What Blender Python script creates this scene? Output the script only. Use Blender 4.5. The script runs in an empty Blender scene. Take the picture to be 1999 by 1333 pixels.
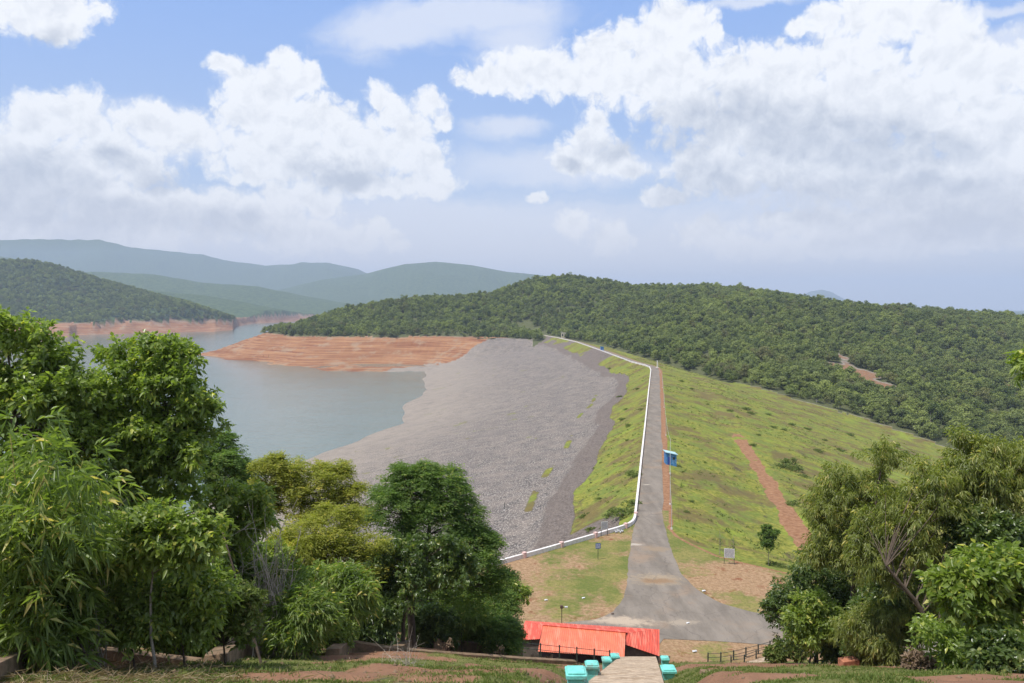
import bpy, math, numpy as np, random
from mathutils import Vector
R = math.radians
C = bpy.context.scene.collection
sc = bpy.context.scene
rng = np.random.default_rng(7)
random.seed(7)

# ------------------------------------------------------------------ camera
F = 1500.0; H = 36.0; PITCH = math.atan(66.5 / F)
cam = bpy.data.objects.new('camera', bpy.data.cameras.new('camera')); C.objects.link(cam)
cam.location = (0, 0, H); cam.rotation_euler = (R(90) - PITCH, 0, 0)
cam.data.sensor_width = 36; cam.data.lens = 36 * F / 1999
cam.data.clip_start = 0.5; cam.data.clip_end = 60000
sc.camera = cam
cP, sP = math.cos(PITCH), math.sin(PITCH)
def ray(px, py):
    v = (666.5 - py) / F; yy = cP + v * sP; zz = v * cP - sP
    return (px - 999.5) / F / yy, zz / yy
def P(px, py, z=0.0):            # point of the photo on the level z -> X, Y
    u, w = ray(px, py); t = (z - H) / w
    return (u * t, t)
def At(px, py, Y):               # point of the photo at distance Y
    u, w = ray(px, py); return Vector((u * Y, Y, H + w * Y))
def proj(X, Y, Z):
    dz = Z - H; d = Y * cP - dz * sP
    return 999.5 + F * X / d, 666.5 - F * (dz * cP + Y * sP) / d

# ------------------------------------------------------------------ sun, sky, exposure
sx, sy, se = -0.70, -0.42, R(64)
hl = math.hypot(sx, sy)
SUN = Vector((sx / hl * math.cos(se), sy / hl * math.cos(se), math.sin(se)))
sun = bpy.data.objects.new('sun', bpy.data.lights.new('sun', 'SUN')); C.objects.link(sun)
sun.data.energy = 4.6; sun.data.angle = R(0.5); sun.data.color = (1, 0.955, 0.88)
sun.rotation_euler = (-SUN).to_track_quat('-Z', 'Y').to_euler()
sun.location = (0, 0, 900)
sc.view_settings.view_transform = 'Standard'; sc.view_settings.look = 'None'
sc.view_settings.gamma = 1; sc.view_settings.exposure = 0.15
sc.cycles.max_bounces = 6; sc.cycles.diffuse_bounces = 3; sc.cycles.glossy_bounces = 3
sc.cycles.transmission_bounces = 4; sc.cycles.volume_bounces = 0; sc.cycles.transparent_max_bounces = 8
sc.cycles.caustics_reflective = False; sc.cycles.caustics_refractive = False

class NT:                         # small node-tree writer
    def __init__(s, nt): s.nt = nt; s.n = nt.nodes; s.l = nt.links
    def new(s, t, **k):
        n = s.n.new(t)
        for a, b in k.items(): setattr(n, a, b)
        return n
    def put(s, sock, v):
        if isinstance(v, bpy.types.NodeSocket): s.l.new(v, sock)
        elif v is not None: sock.default_value = v
    def m(s, op, a, b=None, c=None, clamp=False):
        n = s.new('ShaderNodeMath', operation=op, use_clamp=clamp)
        for i, v in enumerate((a, b, c)): s.put(n.inputs[i], v)
        return n.outputs[0]
    def vm(s, op, a, b=None, c=None):
        n = s.new('ShaderNodeVectorMath', operation=op)
        s.put(n.inputs[0], a); s.put(n.inputs[1], b)
        if c is not None: s.put(n.inputs[2], c)
        return n.outputs['Value'] if op in ('LENGTH', 'DOT_PRODUCT', 'DISTANCE') else n.outputs[0]
    def ramp(s, v, a, b, lo=0., hi=1., smooth=True):
        n = s.new('ShaderNodeMapRange', interpolation_type='SMOOTHSTEP' if smooth else 'LINEAR')
        s.put(n.inputs[0], v); n.inputs[1].default_value = a; n.inputs[2].default_value = b
        n.inputs[3].default_value = lo; n.inputs[4].default_value = hi
        return n.outputs[0]
    def mix(s, f, a, b, mode='MIX'):
        n = s.new('ShaderNodeMix', data_type='RGBA', blend_type=mode)
        s.put(n.inputs[0], f)
        for i, v in ((6, a), (7, b)):
            if isinstance(v, tuple) and len(v) == 3: v = v + (1,)
            s.put(n.inputs[i], v)
        return n.outputs[2]
    def noise(s, vec, scale, detail=4, rough=.55, dim='3D', dist=0.):
        n = s.new('ShaderNodeTexNoise', noise_dimensions=dim)
        s.put(n.inputs['Vector'], vec); n.inputs['Scale'].default_value = scale
        n.inputs['Detail'].default_value = detail; n.inputs['Roughness'].default_value = rough
        n.inputs['Distortion'].default_value = dist
        return n
    def xyz(s, x, y, z):
        n = s.new('ShaderNodeCombineXYZ')
        for i, v in enumerate((x, y, z)): s.put(n.inputs[i], v)
        return n.outputs[0]

world = bpy.data.worlds.new('World'); sc.world = world; world.use_nodes = True
w = NT(world.node_tree); w.n.clear()
def azel(px, py):
    u, v = ray(px, py); return math.atan(u), math.atan(v / math.hypot(1, u))
K = 100.0     # direction units: 100 per radian
def blobs(lst):
    out = []
    for px, py, rx, ry in lst:
        a, e = azel(px, py); out.append((a * K, e * K, rx / F * K, ry / F * K))
    return out
CUM = blobs([  # left bank of cumulus
 (60,240,55,60),(120,215,50,45),(165,235,70,60),(215,290,70,60),(30,330,120,90),(150,350,140,90),(270,330,70,55),(20,420,160,70),(330,400,110,60),(250,430,190,70),
 (330,250,110,55),(425,120,26,22),(455,140,36,34),(480,175,60,50),(555,122,32,26),(600,150,40,44),(545,170,60,50),(520,225,120,60),(620,240,95,60),(560,300,200,70),
 (740,190,36,36),(770,225,48,40),(800,270,60,60),(830,315,62,60),(700,290,140,80),(850,360,60,30),(720,360,170,35),(500,345,70,28),(560,380,80,40),(620,400,60,40),(470,420,160,60),
 (735,450,36,28),(770,470,36,30),(690,470,80,40),(600,460,120,50),(840,200,40,34),(860,235,26,30),
 # top left
 (40,20,110,50),(120,10,80,55),(95,55,75,30),
 # right bank
 (1220,60,26,34),(1310,30,60,46),(1355,50,56,42),(1395,70,26,26),(1290,80,90,60),(1180,110,90,55),(1040,135,120,48),(960,155,90,34),(1270,150,200,72),(1120,150,190,52),
 (1560,55,28,26),(1610,35,38,36),(1680,30,60,60),(1760,20,110,60),(1830,40,55,50),(1840,100,90,70),(1900,120,60,60),(1650,110,100,60),(1930,150,50,60),(1985,130,40,50),
 (1500,150,180,75),(1700,200,260,110),(1930,260,160,120),(1500,240,240,90),(1350,215,110,45),(1520,90,14,16),
 (1165,235,36,32),(1150,275,50,46),(1120,310,60,40),(1190,310,64,40),(1230,330,40,20),
 (1450,330,190,60),(1650,330,240,80),(1850,360,240,90),(1370,320,80,40),(1530,290,90,60),
 (1048,385,28,16),(1300,385,60,26),(1120,440,40,34),(1190,465,60,40),(1380,460,70,34),(1440,480,60,30),(1770,470,80,40),(1600,440,160,40),(1880,440,200,50),(1650,480,260,34)])
GREY = blobs([(40,370,150,85),(190,420,200,60),(420,440,160,45),(60,100,110,40),(660,350,120,30),(1290,290,170,40),(1520,390,300,55),(1400,360,220,45),(1830,380,260,45),
 (1600,270,200,60),(1400,230,200,60),(1120,330,60,26),(1900,430,260,60),(320,340,70,36),(230,300,60,30),(1750,300,180,50)])
tc = w.new('ShaderNodeTexCoord').outputs['Generated']
sep = w.new('ShaderNodeSeparateXYZ'); w.l.new(tc, sep.inputs[0])
az = w.m('ARCTAN2', sep.outputs[0], sep.outputs[1]); el = w.m('ARCSINE', sep.outputs[2])
pos = w.xyz(w.m('MULTIPLY', az, K), w.m('MULTIPLY', el, K), 0.0)
def warp(p, sc_, amp, seed):
    n = w.noise(w.vm('ADD', p, (seed, seed * .7, 0)), sc_, 5, .58, '2D')
    return w.vm('MULTIPLY_ADD', w.vm('SUBTRACT', n.outputs['Color'], (.5, .5, .5)), (amp, amp, 0), p)
def field(p, lst, k=.3):
    f = None
    for x, y, rx, ry in lst:
        q = w.vm('MULTIPLY_ADD', p, (1 / rx, 1 / ry, 0), (-x / rx, -y / ry, 0))
        d = w.vm('LENGTH', q)
        f = d if f is None else w.m('SMOOTH_MIN', f, d, k)
    return w.m('SUBTRACT', 1.0, f)
def puff(p, s):
    v = w.new('ShaderNodeTexVoronoi', feature='SMOOTH_F1', voronoi_dimensions='2D')
    v.inputs['Scale'].default_value = s; v.inputs['Smoothness'].default_value = .35
    v.inputs['Detail'].default_value = 4; v.inputs['Roughness'].default_value = .55; v.inputs['Lacunarity'].default_value = 2.2
    w.l.new(p, v.inputs['Vector']); return v.outputs['Distance']
wp = warp(pos, .24, 2.7, 3.1)
fc = field(wp, CUM)
pf = puff(wp, .42)
dens = w.m('ADD', w.m('ADD', fc, .07), w.m('MULTIPLY', w.m('SUBTRACT', .50, pf), .42))
alpha = w.ramp(dens, -.10, .36)
# veil of thin high cloud
st = w.noise(w.vm('MULTIPLY', wp, (.35, 1.0, 0)), .12, 7, .6, '2D', .6).outputs[0]
veilb = field(wp, blobs([(760,60,190,50),(900,30,260,40),(1000,90,120,60),(1960,80,110,30),(1450,5,120,14),(1900,30,130,14),(1000,520,1300,110),(1000,430,1100,60),(1400,480,700,150),(300,500,600,80),(1150,330,300,60),(330,260,140,60),(1000,250,90,30),(860,420,500,60)]), .4)
veil = w.m('MULTIPLY', w.ramp(w.m('ADD', veilb, w.m('MULTIPLY', w.m('SUBTRACT', st, .5), 1.6)), -.1, .75), .78)
gfield = field(warp(pos, .12, 7.0, 9.7), GREY, .4)
grey = w.ramp(gfield, -.15, .75)
up = w.vm('ADD', wp, (-.55, 1.3, 0))
relief = w.m('SUBTRACT', puff(up, .42), pf)          # lit tops, shaded undersides of the puffs
big = w.noise(wp, .30, 6, .6, '2D').outputs[0]
big2 = w.noise(up, .30, 6, .6, '2D').outputs[0]
shade = w.m('ADD', w.m('MULTIPLY', relief, .30), w.m('MULTIPLY', w.m('SUBTRACT', big, big2), .75))
depth = w.ramp(dens, .25, 1.15)
light = w.m('ADD', w.m('SUBTRACT', w.m('SUBTRACT', 1.0, w.m('MULTIPLY', grey, .74)), w.m('MULTIPLY', depth, .22)), shade, clamp=True)
ccol = w.mix(light, (.53, .575, .66), (.93, .945, .97))
sky = w.new('ShaderNodeTexSky', sky_type='NISHITA', sun_disc=False)
sky.sun_elevation = se; sky.sun_rotation = math.atan2(sx, sy); sky.air_density = 1.0; sky.dust_density = 1.6; sky.ozone_density = 2.0; sky.altitude = 50
skyc = w.mix(1.0, sky.outputs[0], (.105, .105, .105), 'MULTIPLY')
lift = w.mix(w.ramp(el, 0.0, .42, 1, 0), (.30, .50, .98), (.58, .71, .92))     # pale humid air
skyc = w.mix(.72, skyc, lift)
veilc = (.76, .80, .90)
out = w.mix(w.m('MULTIPLY', veil, w.ramp(el, -.05, 0)), skyc, veilc)
out = w.mix(w.m('MULTIPLY', alpha, .97), out, ccol)
hz = w.ramp(el, 0.0, .18, .75, 0.0)
out = w.mix(hz, out, (.83, .78, .77))
# clouds behind and above the photographer: broken cover of the same kind
front = w.ramp(sep.outputs[1], -.1, .35)
ob = w.noise(w.vm('MULTIPLY', tc, (1, 1, 2)), 3.0, 6, .6).outputs[0]
rest = w.mix(w.ramp(ob, .42, .56), skyc, (.80, .83, .88))
high = w.ramp(el, .50, .62)
out = w.mix(w.m('MAXIMUM', w.m('SUBTRACT', 1.0, front), high), out, rest)
bg = w.new('ShaderNodeBackground'); w.put(bg.inputs[0], out); bg.inputs[1].default_value = 1.0
# the same dome, dimmer Nishita + cloud radiance, is what lights the place
wo = w.new('ShaderNodeOutputWorld'); w.l.new(bg.outputs[0], wo.inputs[0])
world.cycles.sampling_method = 'MANUAL'; world.cycles.sample_map_resolution = 512

# ------------------------------------------------------------------ helpers
def tag(o, label=None, cat=None, group=None, kind=None):
    for k, v in (('label', label), ('category', cat), ('group', group), ('kind', kind)):
        if v: o[k] = v
    return o
def empty(name, loc=(0, 0, 0), rz=0., **k):
    o = bpy.data.objects.new(name, None); C.objects.link(o); o.location = loc; o.rotation_euler = (0, 0, rz)
    o.empty_display_size = .3
    return tag(o, **k)
def npmesh(name, V, T, attrs=None, smooth=False):
    V = np.asarray(V, np.float32); T = np.asarray(T, np.int32); k = T.shape[1]
    me = bpy.data.meshes.new(name); me.vertices.add(len(V)); me.vertices.foreach_set('co', V.ravel())
    me.loops.add(T.size); me.loops.foreach_set('vertex_index', T.ravel())
    me.polygons.add(len(T)); me.polygons.foreach_set('loop_start', np.arange(0, T.size, k, dtype=np.int32))
    if smooth: me.polygons.foreach_set('use_smooth', np.ones(len(T), bool))
    for n, a in (attrs or {}).items():
        if a.ndim == 1:
            at = me.attributes.new(n, 'FLOAT', 'POINT'); at.data.foreach_set('value', a.astype(np.float32))
        else:
            at = me.attributes.new(n, 'FLOAT_COLOR', 'POINT'); at.data.foreach_set('color', a.astype(np.float32).ravel())
    me.update(calc_edges=True); me.validate()
    return me
def link(name, me, mat, parent=None, loc=None, **k):
    o = bpy.data.objects.new(name, me); C.objects.link(o)
    if mat and not me.materials: me.materials.append(mat)
    if parent: o.parent = parent
    if loc is not None: o.location = loc
    return tag(o, **k)
class MB:
    def __init__(s): s.v = []; s.f = []
    def box(s, cx, cy, cz, dx, dy, dz, rz=0., tilt=0.):
        i = len(s.v); c, n = math.cos(rz), math.sin(rz)
        for z in (-1, 1):
            for x, y in ((-1, -1), (1, -1), (1, 1), (-1, 1)):
                a, b = x * dx / 2, y * dy / 2
                s.v.append((cx + a * c - b * n, cy + a * n + b * c, cz + z * dz / 2 + tilt * b))
        s.f += [(i, i+3, i+2, i+1), (i+4, i+5, i+6, i+7)] + [(i+a, i+b, i+b+4, i+a+4) for a, b in ((0,1),(1,2),(2,3),(3,0))]
        return s
    def beam(s, a, b, wd, ht):          # square bar between two points
        a, b = Vector(a), Vector(b); d = (b - a).normalized()
        up = Vector((0, 0, 1)) if abs(d.z) < .95 else Vector((0, 1, 0))
        n = d.cross(up).normalized() * wd / 2; u = n.cross(d).normalized() * ht / 2
        i = len(s.v)
        for p in (a, b):
            for k in (-n - u, n - u, n + u, -n + u): s.v.append(tuple(p + k))
        s.f += [(i, i+1, i+2, i+3), (i+7, i+6, i+5, i+4)] + [(i+x, i+x+4, i+y+4, i+y) for x, y in ((0,1),(1,2),(2,3),(3,0))]
        return s
    def tube(s, pts, rad, n=6):
        V, T = tube_np(pts, rad, n); i = len(s.v); s.v += [tuple(p) for p in V]; s.f += [tuple(int(a) + i for a in t) for t in T]
        return s
    def poly(s, pts, faces):
        i = len(s.v); s.v += [tuple(p) for p in pts]; s.f += [tuple(a + i for a in f) for f in faces]; return s
    def build(s, name, mat, parent=None, bevel=0., smooth=False, **k):
        me = bpy.data.meshes.new(name); me.from_pydata(s.v, [], s.f); me.materials.append(mat); me.validate()
        if smooth: me.polygons.foreach_set('use_smooth', [True] * len(me.polygons))
        o = link(name, me, mat, parent, **k)
        if bevel:
            b = o.modifiers.new('bevel', 'BEVEL'); b.width = bevel; b.segments = 2; b.limit_method = 'ANGLE'
        return o
def tube_np(pts, rad, n=6):
    pts = np.asarray(pts, float); rad = np.asarray(rad, float) * np.ones(len(pts))
    d = np.gradient(pts, axis=0); d /= np.linalg.norm(d, axis=1)[:, None] + 1e-9
    ref = np.array([1., .13, 0]) if abs(d[0][2]) > .7 else np.array([0, 0, 1.])
    a = np.cross(d, ref); a /= np.linalg.norm(a, axis=1)[:, None] + 1e-9; b = np.cross(d, a)
    th = np.arange(n) / n * 2 * np.pi
    V = pts[:, None] + rad[:, None, None] * (a[:, None] * np.cos(th)[None, :, None] + b[:, None] * np.sin(th)[None, :, None])
    m = len(pts); T = []
    for i in range(m - 1):
        for j in range(n):
            k = (j + 1) % n; T.append((i*n+j, i*n+k, (i+1)*n+k, (i+1)*n+j))
    return V.reshape(-1, 3), np.array(T)
class Acc:                           # accumulates quads / tris as arrays
    def __init__(s): s.V = []; s.T = []; s.A = []; s.n = 0
    def add(s, V, T, a=None):
        s.V.append(V); s.T.append(T + s.n); s.n += len(V)
        if a is not None: s.A.append(a)
    def mesh(s, name, smooth=False):
        at = {'rnd': np.concatenate(s.A)} if s.A else None
        return npmesh(name, np.concatenate(s.V), np.concatenate(s.T), at, smooth)

def hash2(ix, iy, seed):
    h = (ix.astype(np.int64) * 374761393 + iy.astype(np.int64) * 668265263 + seed * 1442695041) & 0xFFFFFFFF
    h = ((h ^ (h >> 13)) * 1274126177) & 0xFFFFFFFF
    return ((h ^ (h >> 16)) & 0xFFFFFF) / 16777215.0
def vnoise(x, y, seed=0):
    ix, iy = np.floor(x), np.floor(y); fx, fy = x - ix, y - iy
    fx = fx * fx * fx * (fx * (fx * 6 - 15) + 10); fy = fy * fy * fy * (fy * (fy * 6 - 15) + 10)
    a = hash2(ix, iy, seed); b = hash2(ix + 1, iy, seed); c = hash2(ix, iy + 1, seed); d = hash2(ix + 1, iy + 1, seed)
    return (a * (1 - fx) + b * fx) * (1 - fy) + (c * (1 - fx) + d * fx) * fy - .5
def fbm(x, y, sz, octv=4, seed=0, g=.5):
    s = 0; a = 1.; x = x / sz; y = y / sz
    for i in range(octv): s = s + a * vnoise(x + 13.7 * i, y - 7.1 * i, seed + i); a *= g; x = x * 2.03; y = y * 2.03
    return s
def sstep(a, b, x):
    t = np.clip((x - a) / (b - a), 0, 1); return t * t * (3 - 2 * t)

# ------------------------------------------------------------------ materials
def mat(name):
    m = bpy.data.materials.new(name); m.use_nodes = True; t = NT(m.node_tree)
    return m, t, t.n['Principled BSDF']
def simple(name, col, rough=.7, var=.25, scale=3., bump=.3, bscale=None, metal=0., dirt=None, dirt_amt=.5, spec=.3):
    m, t, b = mat(name)
    co = t.new('ShaderNodeTexCoord').outputs['Object']
    n = t.noise(co, scale, 6, .65).outputs[0]
    c = t.mix(t.ramp(n, .3, .7), tuple(x * (1 - var) for x in col), tuple(min(1, x * (1 + var)) for x in col))
    if dirt:
        n2 = t.noise(co, scale * .37 + .2, 7, .7).outputs[0]
        c = t.mix(t.m('MULTIPLY', t.ramp(n2, .48, .66), dirt_amt), c, dirt)
    t.put(b.inputs['Base Color'], c); b.inputs['Roughness'].default_value = rough; b.inputs['Metallic'].default_value = metal
    b.inputs['Specular IOR Level'].default_value = spec
    if bump:
        bp = t.new('ShaderNodeBump'); bp.inputs['Strength'].default_value = bump; bp.inputs['Distance'].default_value = .03
        t.put(bp.inputs['Height'], t.noise(co, bscale or scale * 6, 5, .6).outputs[0]); t.l.new(bp.outputs[0], b.inputs['Normal'])
    return m
def leafmat(name, dark, lightc, yel=None, trans=.35, rough=.45, per_obj=False, spec=.25):
    m, t, b = mat(name)
    at = t.new('ShaderNodeAttribute', attribute_name='rnd').outputs['Fac']
    co = t.new('ShaderNodeNewGeometry').outputs['Position']
    n = t.noise(co, .12 if per_obj else .9, 3).outputs[0]
    f = t.m('ADD', t.m('MULTIPLY', at, .6), t.m('MULTIPLY', t.m('SUBTRACT', n, .3), .8))
    if per_obj:
        oi = t.new('ShaderNodeObjectInfo').outputs['Random']
        f = t.m('ADD', t.m('MULTIPLY', at, .38), t.m('MULTIPLY', oi, .75))
    c = t.mix(t.ramp(f, .1, .9, smooth=False), dark, lightc)
    if yel: c = t.mix(t.ramp(at, .86, 1.0), c, yel)
    if per_obj:
        c = t.mix(t.m('MULTIPLY', t.ramp(t.noise(co, .012, 4).outputs[0], .42, .62), .5), c, (.15, .175, .075))
        c = t.mix(t.ramp(t.m('FRACT', t.m('MULTIPLY', oi, 37.1)), .88, 1., 0, .7), c, (.17, .155, .075))
    t.put(b.inputs['Base Color'], c); b.inputs['Roughness'].default_value = rough; b.inputs['Specular IOR Level'].default_value = spec
    tr = t.new('ShaderNodeBsdfTranslucent'); t.put(tr.inputs[0], t.mix(1., c, (1.5, 1.6, .7), 'MULTIPLY'))
    mx = t.new('ShaderNodeMixShader'); mx.inputs[0].default_value = trans
    t.l.new(b.outputs[0], mx.inputs[1]); t.l.new(tr.outputs[0], mx.inputs[2])
    t.l.new(mx.outputs[0], t.n['Material Output'].inputs[0])
    return m
M = {}
M['bark'] = simple('bark', (.10, .075, .055), .9, .35, 6, .6)
M['bark_grey'] = simple('bark_grey', (.27, .24, .20), .9, .3, 6, .5)
M['twig'] = simple('dead_twig', (.36, .31, .26), .9, .25, 8, .3)
M['culm'] = simple('bamboo_culm', (.30, .25, .08), .6, .35, 4, .2)
M['leaf_broad'] = leafmat('leaf_broad', (0.098, 0.154, 0.029), (0.329, 0.418, 0.089), (0.549, 0.550, 0.137), .48, .34, spec=.6)
M['leaf_young'] = leafmat('leaf_young', (0.116, 0.182, 0.032), (0.311, 0.380, 0.089), (0.586, 0.550, 0.158), .48, .38, spec=.5)
M['leaf_feather'] = leafmat('leaf_feather', (0.076, 0.138, 0.034), (0.183, 0.270, 0.065), (0.317, 0.352, 0.095), .48, .55, spec=.25)
M['leaf_yellow'] = leafmat('leaf_yellow', (0.183, 0.209, 0.036), (0.378, 0.385, 0.074), (0.561, 0.462, 0.105), .48, .55, spec=.25)
M['leaf_dark'] = leafmat('leaf_dark', (0.056, 0.099, 0.027), (0.171, 0.231, 0.068), (0.342, 0.363, 0.116), .48, .30, spec=.6)
M['leaf_bamboo'] = leafmat('leaf_bamboo', (0.091, 0.149, 0.032), (0.262, 0.336, 0.084), (0.586, 0.495, 0.189), .48, .38, spec=.5)
M['leaf_willow'] = leafmat('leaf_willow', (0.122, 0.160, 0.042), (0.329, 0.352, 0.100), (0.537, 0.462, 0.168), .48, .36, spec=.5)
M['leaf_weed'] = leafmat('leaf_weed', (.085, .120, .028), (.185, .235, .060), (.33, .28, .12), .30, .6, spec=.2)
M['leaf_brown'] = leafmat('leaf_brown', (.13, .085, .055), (.33, .24, .17), None, .2, .8)
M['straw'] = leafmat('straw', (.17, .12, .07), (.40, .32, .21), (.55, .48, .36), .15, .8)
M['forest'] = leafmat('leaf_forest', (0.065, 0.098, 0.034), (0.275, 0.315, 0.095), (0.30, 0.33, 0.12), .30, .6, True, .12)
M['concrete'] = simple('concrete', (.20, .135, .085), .95, .3, 2.2, .7, 14, dirt=(.085, .075, .04), dirt_amt=.85)
M['step'] = simple('step_concrete', (.38, .295, .215), .9, .28, 2.6, .5, 14, dirt=(.22, .15, .09), dirt_amt=.75)
M['teal'] = simple('teal_paint', (.17, .56, .50), .7, .2, 4, .4, 20, dirt=(.24, .27, .22), dirt_amt=.95)
M['white'] = simple('white_paint', (.70, .66, .63), .7, .10, 1.5, .3, 9, dirt=(.42, .34, .28), dirt_amt=.5)
M['pink'] = simple('pink_paint', (.62, .42, .38), .7, .15, 2, .2)
M['darkmetal'] = simple('dark_metal', (.035, .045, .04), .5, .3, 5, .2)
M['greymetal'] = simple('grey_metal', (.42, .43, .42), .5, .2, 5, .2)
M['blue'] = simple('blue_paint', (.055, .20, .43), .6, .3, 2.2, .3, dirt=(.22, .32, .42), dirt_amt=.6)
M['paleblue'] = simple('pale_blue_roof', (.36, .56, .60), .5, .2, 2, .3, dirt=(.55, .55, .5), dirt_amt=.5)
M['signblue'] = simple('sign_blue', (.03, .07, .30), .5, .15, 4, 0)
M['board'] = simple('board_grey_white', (.55, .55, .56), .6, .12, 3, .1, dirt=(.38, .36, .35), dirt_amt=.6)
M['ink'] = simple('sign_lettering', (.16, .17, .20), .8, .2, 3, 0)
M['inkwhite'] = simple('sign_white_lettering', (.62, .63, .66), .8, .1, 3, 0)
M['interior'] = simple('shed_wall', (.10, .085, .07), .9, .3, 2, .3)
M['stump'] = simple('stump_wood', (.09, .055, .04), .95, .35, 9, .8)
M['brick'] = simple('brick_red', (.34, .14, .08), .9, .3, 4, .5)
M['cream'] = simple('cream_wall', (.56, .50, .38), .85, .12, 1, .2)
M['rubble'] = simple('rubble', (.42, .42, .42), .9, .3, 3, .4)

# ------------------------------------------------------------------ plan of the place
Lpix = [(1240,1020),(1247,955),(1252,905),(1260,830),(1266,770),(1271,723),(1268,717),(1258,713),(1232,706.5),(1175,685),(1125,667.5),(1087,659),(1046,652)]
L = np.array([P(*p) for p in Lpix] + [(14, 1110)])
PAR = np.array([(-44, 98), (-24, 101), P(960,1106), P(1050,1081), P(1130,1058), P(1185,1042), P(1215,1033), P(1232,1027)])   # parapet on the terrace
def offset(line, d):
    t = np.gradient(line, axis=0); t /= np.linalg.norm(t, axis=1)[:, None]
    return line + d * np.stack([t[:, 1], -t[:, 0]], 1)
def resample(line, step):
    seg = np.linalg.norm(np.diff(line, axis=0), axis=1); s = np.r_[0, np.cumsum(seg)]
    k = max(2, int(s[-1] / step) + 1); q = np.linspace(0, s[-1], k)
    return np.stack([np.interp(q, s, line[:, i]) for i in range(line.shape[1])], 1)
CRW = 5.9
Rr = offset(L, CRW)
PR = np.array([P(1306,1030), P(1322,1047), P(1350,1062), P(1400,1085), P(1450,1098), P(1560,1124), P(1640,1150), (70, 92), (95, 84), (140, 74)])
LEFT = np.vstack([PAR, L]); RIGHT = np.vstack([Rr[::-1], PR])
FLAT = np.vstack([LEFT, RIGHT, [(140, 50), (-44, 50)]])
def seg_dist(X, Y, line, closed=False):
    best = np.full(X.shape, 1e9); pts = list(line) + ([line[0]] if closed else [])
    for (ax, ay), (bx, by) in zip(pts[:-1], pts[1:]):
        dx, dy = bx - ax, by - ay; t = np.clip(((X - ax) * dx + (Y - ay) * dy) / (dx * dx + dy * dy + 1e-9), 0, 1)
        best = np.minimum(best, (X - ax - t * dx) ** 2 + (Y - ay - t * dy) ** 2)
    return np.sqrt(best)
def inside(X, Y, poly):
    r = np.zeros(X.shape, bool); n = len(poly)
    for i in range(n):
        ax, ay = poly[i]; bx, by = poly[(i + 1) % n]
        if ay == by: continue
        r ^= ((ay > Y) != (by > Y)) & (X < (bx - ax) * (Y - ay) / (by - ay) + ax)
    return r
WZ = -35.0
def nat_points():
    q = []
    def a(px, py, z): x, y = P(px, py, z); q.append((x, y, z))
    for p in ((376,692),(420,696),(500,706),(560,712),(660,722),(735,723)): a(*p, WZ)
    for p in ((540,655.5),(620,657),(700,658.5),(780,659.5),(850,660.5),(920,661.5),(985,662),): a(*p, -5)
    for x, y, z in ((-520,1180,-50),(-430,1290,-46),(-330,1420,-45),(-200,1700,-45),(-500,900,-62),(-300,800,-62),(-180,600,-62),(-150,300,-62),(-300,300,-65),
        (-500,500,-65),(-60,200,-50),(-180,950,-38),(-90,960,-22),(-30,980,-7),(-380,1190,0),(40,760,-42),(60,860,-22),(30,960,-4),
        (90,560,-26),(80,480,-25),(120,470,-17),(175,560,-13),(60,1000,0),(20,1080,6),(100,950,6),(120,820,-4),(100,700,-14),
        (141,425,-16.5),(190,430,-25),(250,440,-33),(215,374,-36),(264,396,-39),(180,300,-38),(120,250,-40),(300,300,-40),(380,350,-41),(200,180,-40),(500,420,-40),
        (200,700,2),(400,700,-13),(300,560,-24),(420,560,-33),(150,640,-4),(300,640,-10),(600,600,-30),(300,850,28),(550,850,6),(450,950,30),(200,900,28),
        (-250,1180,16),(-150,1120,8),(0,1180,32),(120,1150,46),(800,700,-22),(900,1000,0)): q.append((x, y, z))
    def s(px, py, Y, t=8): p = At(px, py, Y); q.append((p.x, Y, p.z - t))
    for px, py, Y in ((575,626,1210),(640,605,1260),(740,584,1290),(820,577,1300),(950,572,1310),(1010,556,1330),(1085,538,1350),(1200,549,1300),(1300,553,1260),(1400,557,1200),
        (1500,570,1150),(1600,584,1100),(1750,597,1050),(1900,608,1000),(1999,613,960),(2300,622,900)): s(px, py, Y)
    for x, y, z in ((-150,1700,-20),(100,1800,0),(500,1700,-5),(900,1500,-15),(300,2300,-25),(1500,1500,-20),(-300,2300,-48),(-900,1500,-50),(-900,2300,-48),(1500,2600,-20),(-1300,500,-50)): q.append((x, y, z))
    return np.array(q)
NP_ = nat_points()
def tps_fit(q):
    S = 300.; X = q[:, :2] / S; n = len(q)
    d2 = ((X[:, None] - X[None]) ** 2).sum(2); Kk = .5 * d2 * np.log(d2 + 1e-12)
    A = np.zeros((n + 3, n + 3)); A[:n, :n] = Kk + np.eye(n) * 2e-3; A[:n, n] = 1; A[:n, n+1:] = X; A[n, :n] = 1; A[n+1:, :n] = X.T
    c = np.linalg.solve(A, np.r_[q[:, 2], 0, 0, 0]); return S, X, c
TPS = tps_fit(NP_)
def nat(X, Y):
    S, Q, c = TPS; sh = X.shape; x = X.ravel() / S; y = Y.ravel() / S; z = np.full(x.shape, c[-3]) + c[-2] * x + c[-1] * y
    for i in range(len(Q)):
        d2 = (x - Q[i, 0]) ** 2 + (y - Q[i, 1]) ** 2; z += c[i] * .5 * d2 * np.log(d2 + 1e-12)
    return z.reshape(sh)
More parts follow.
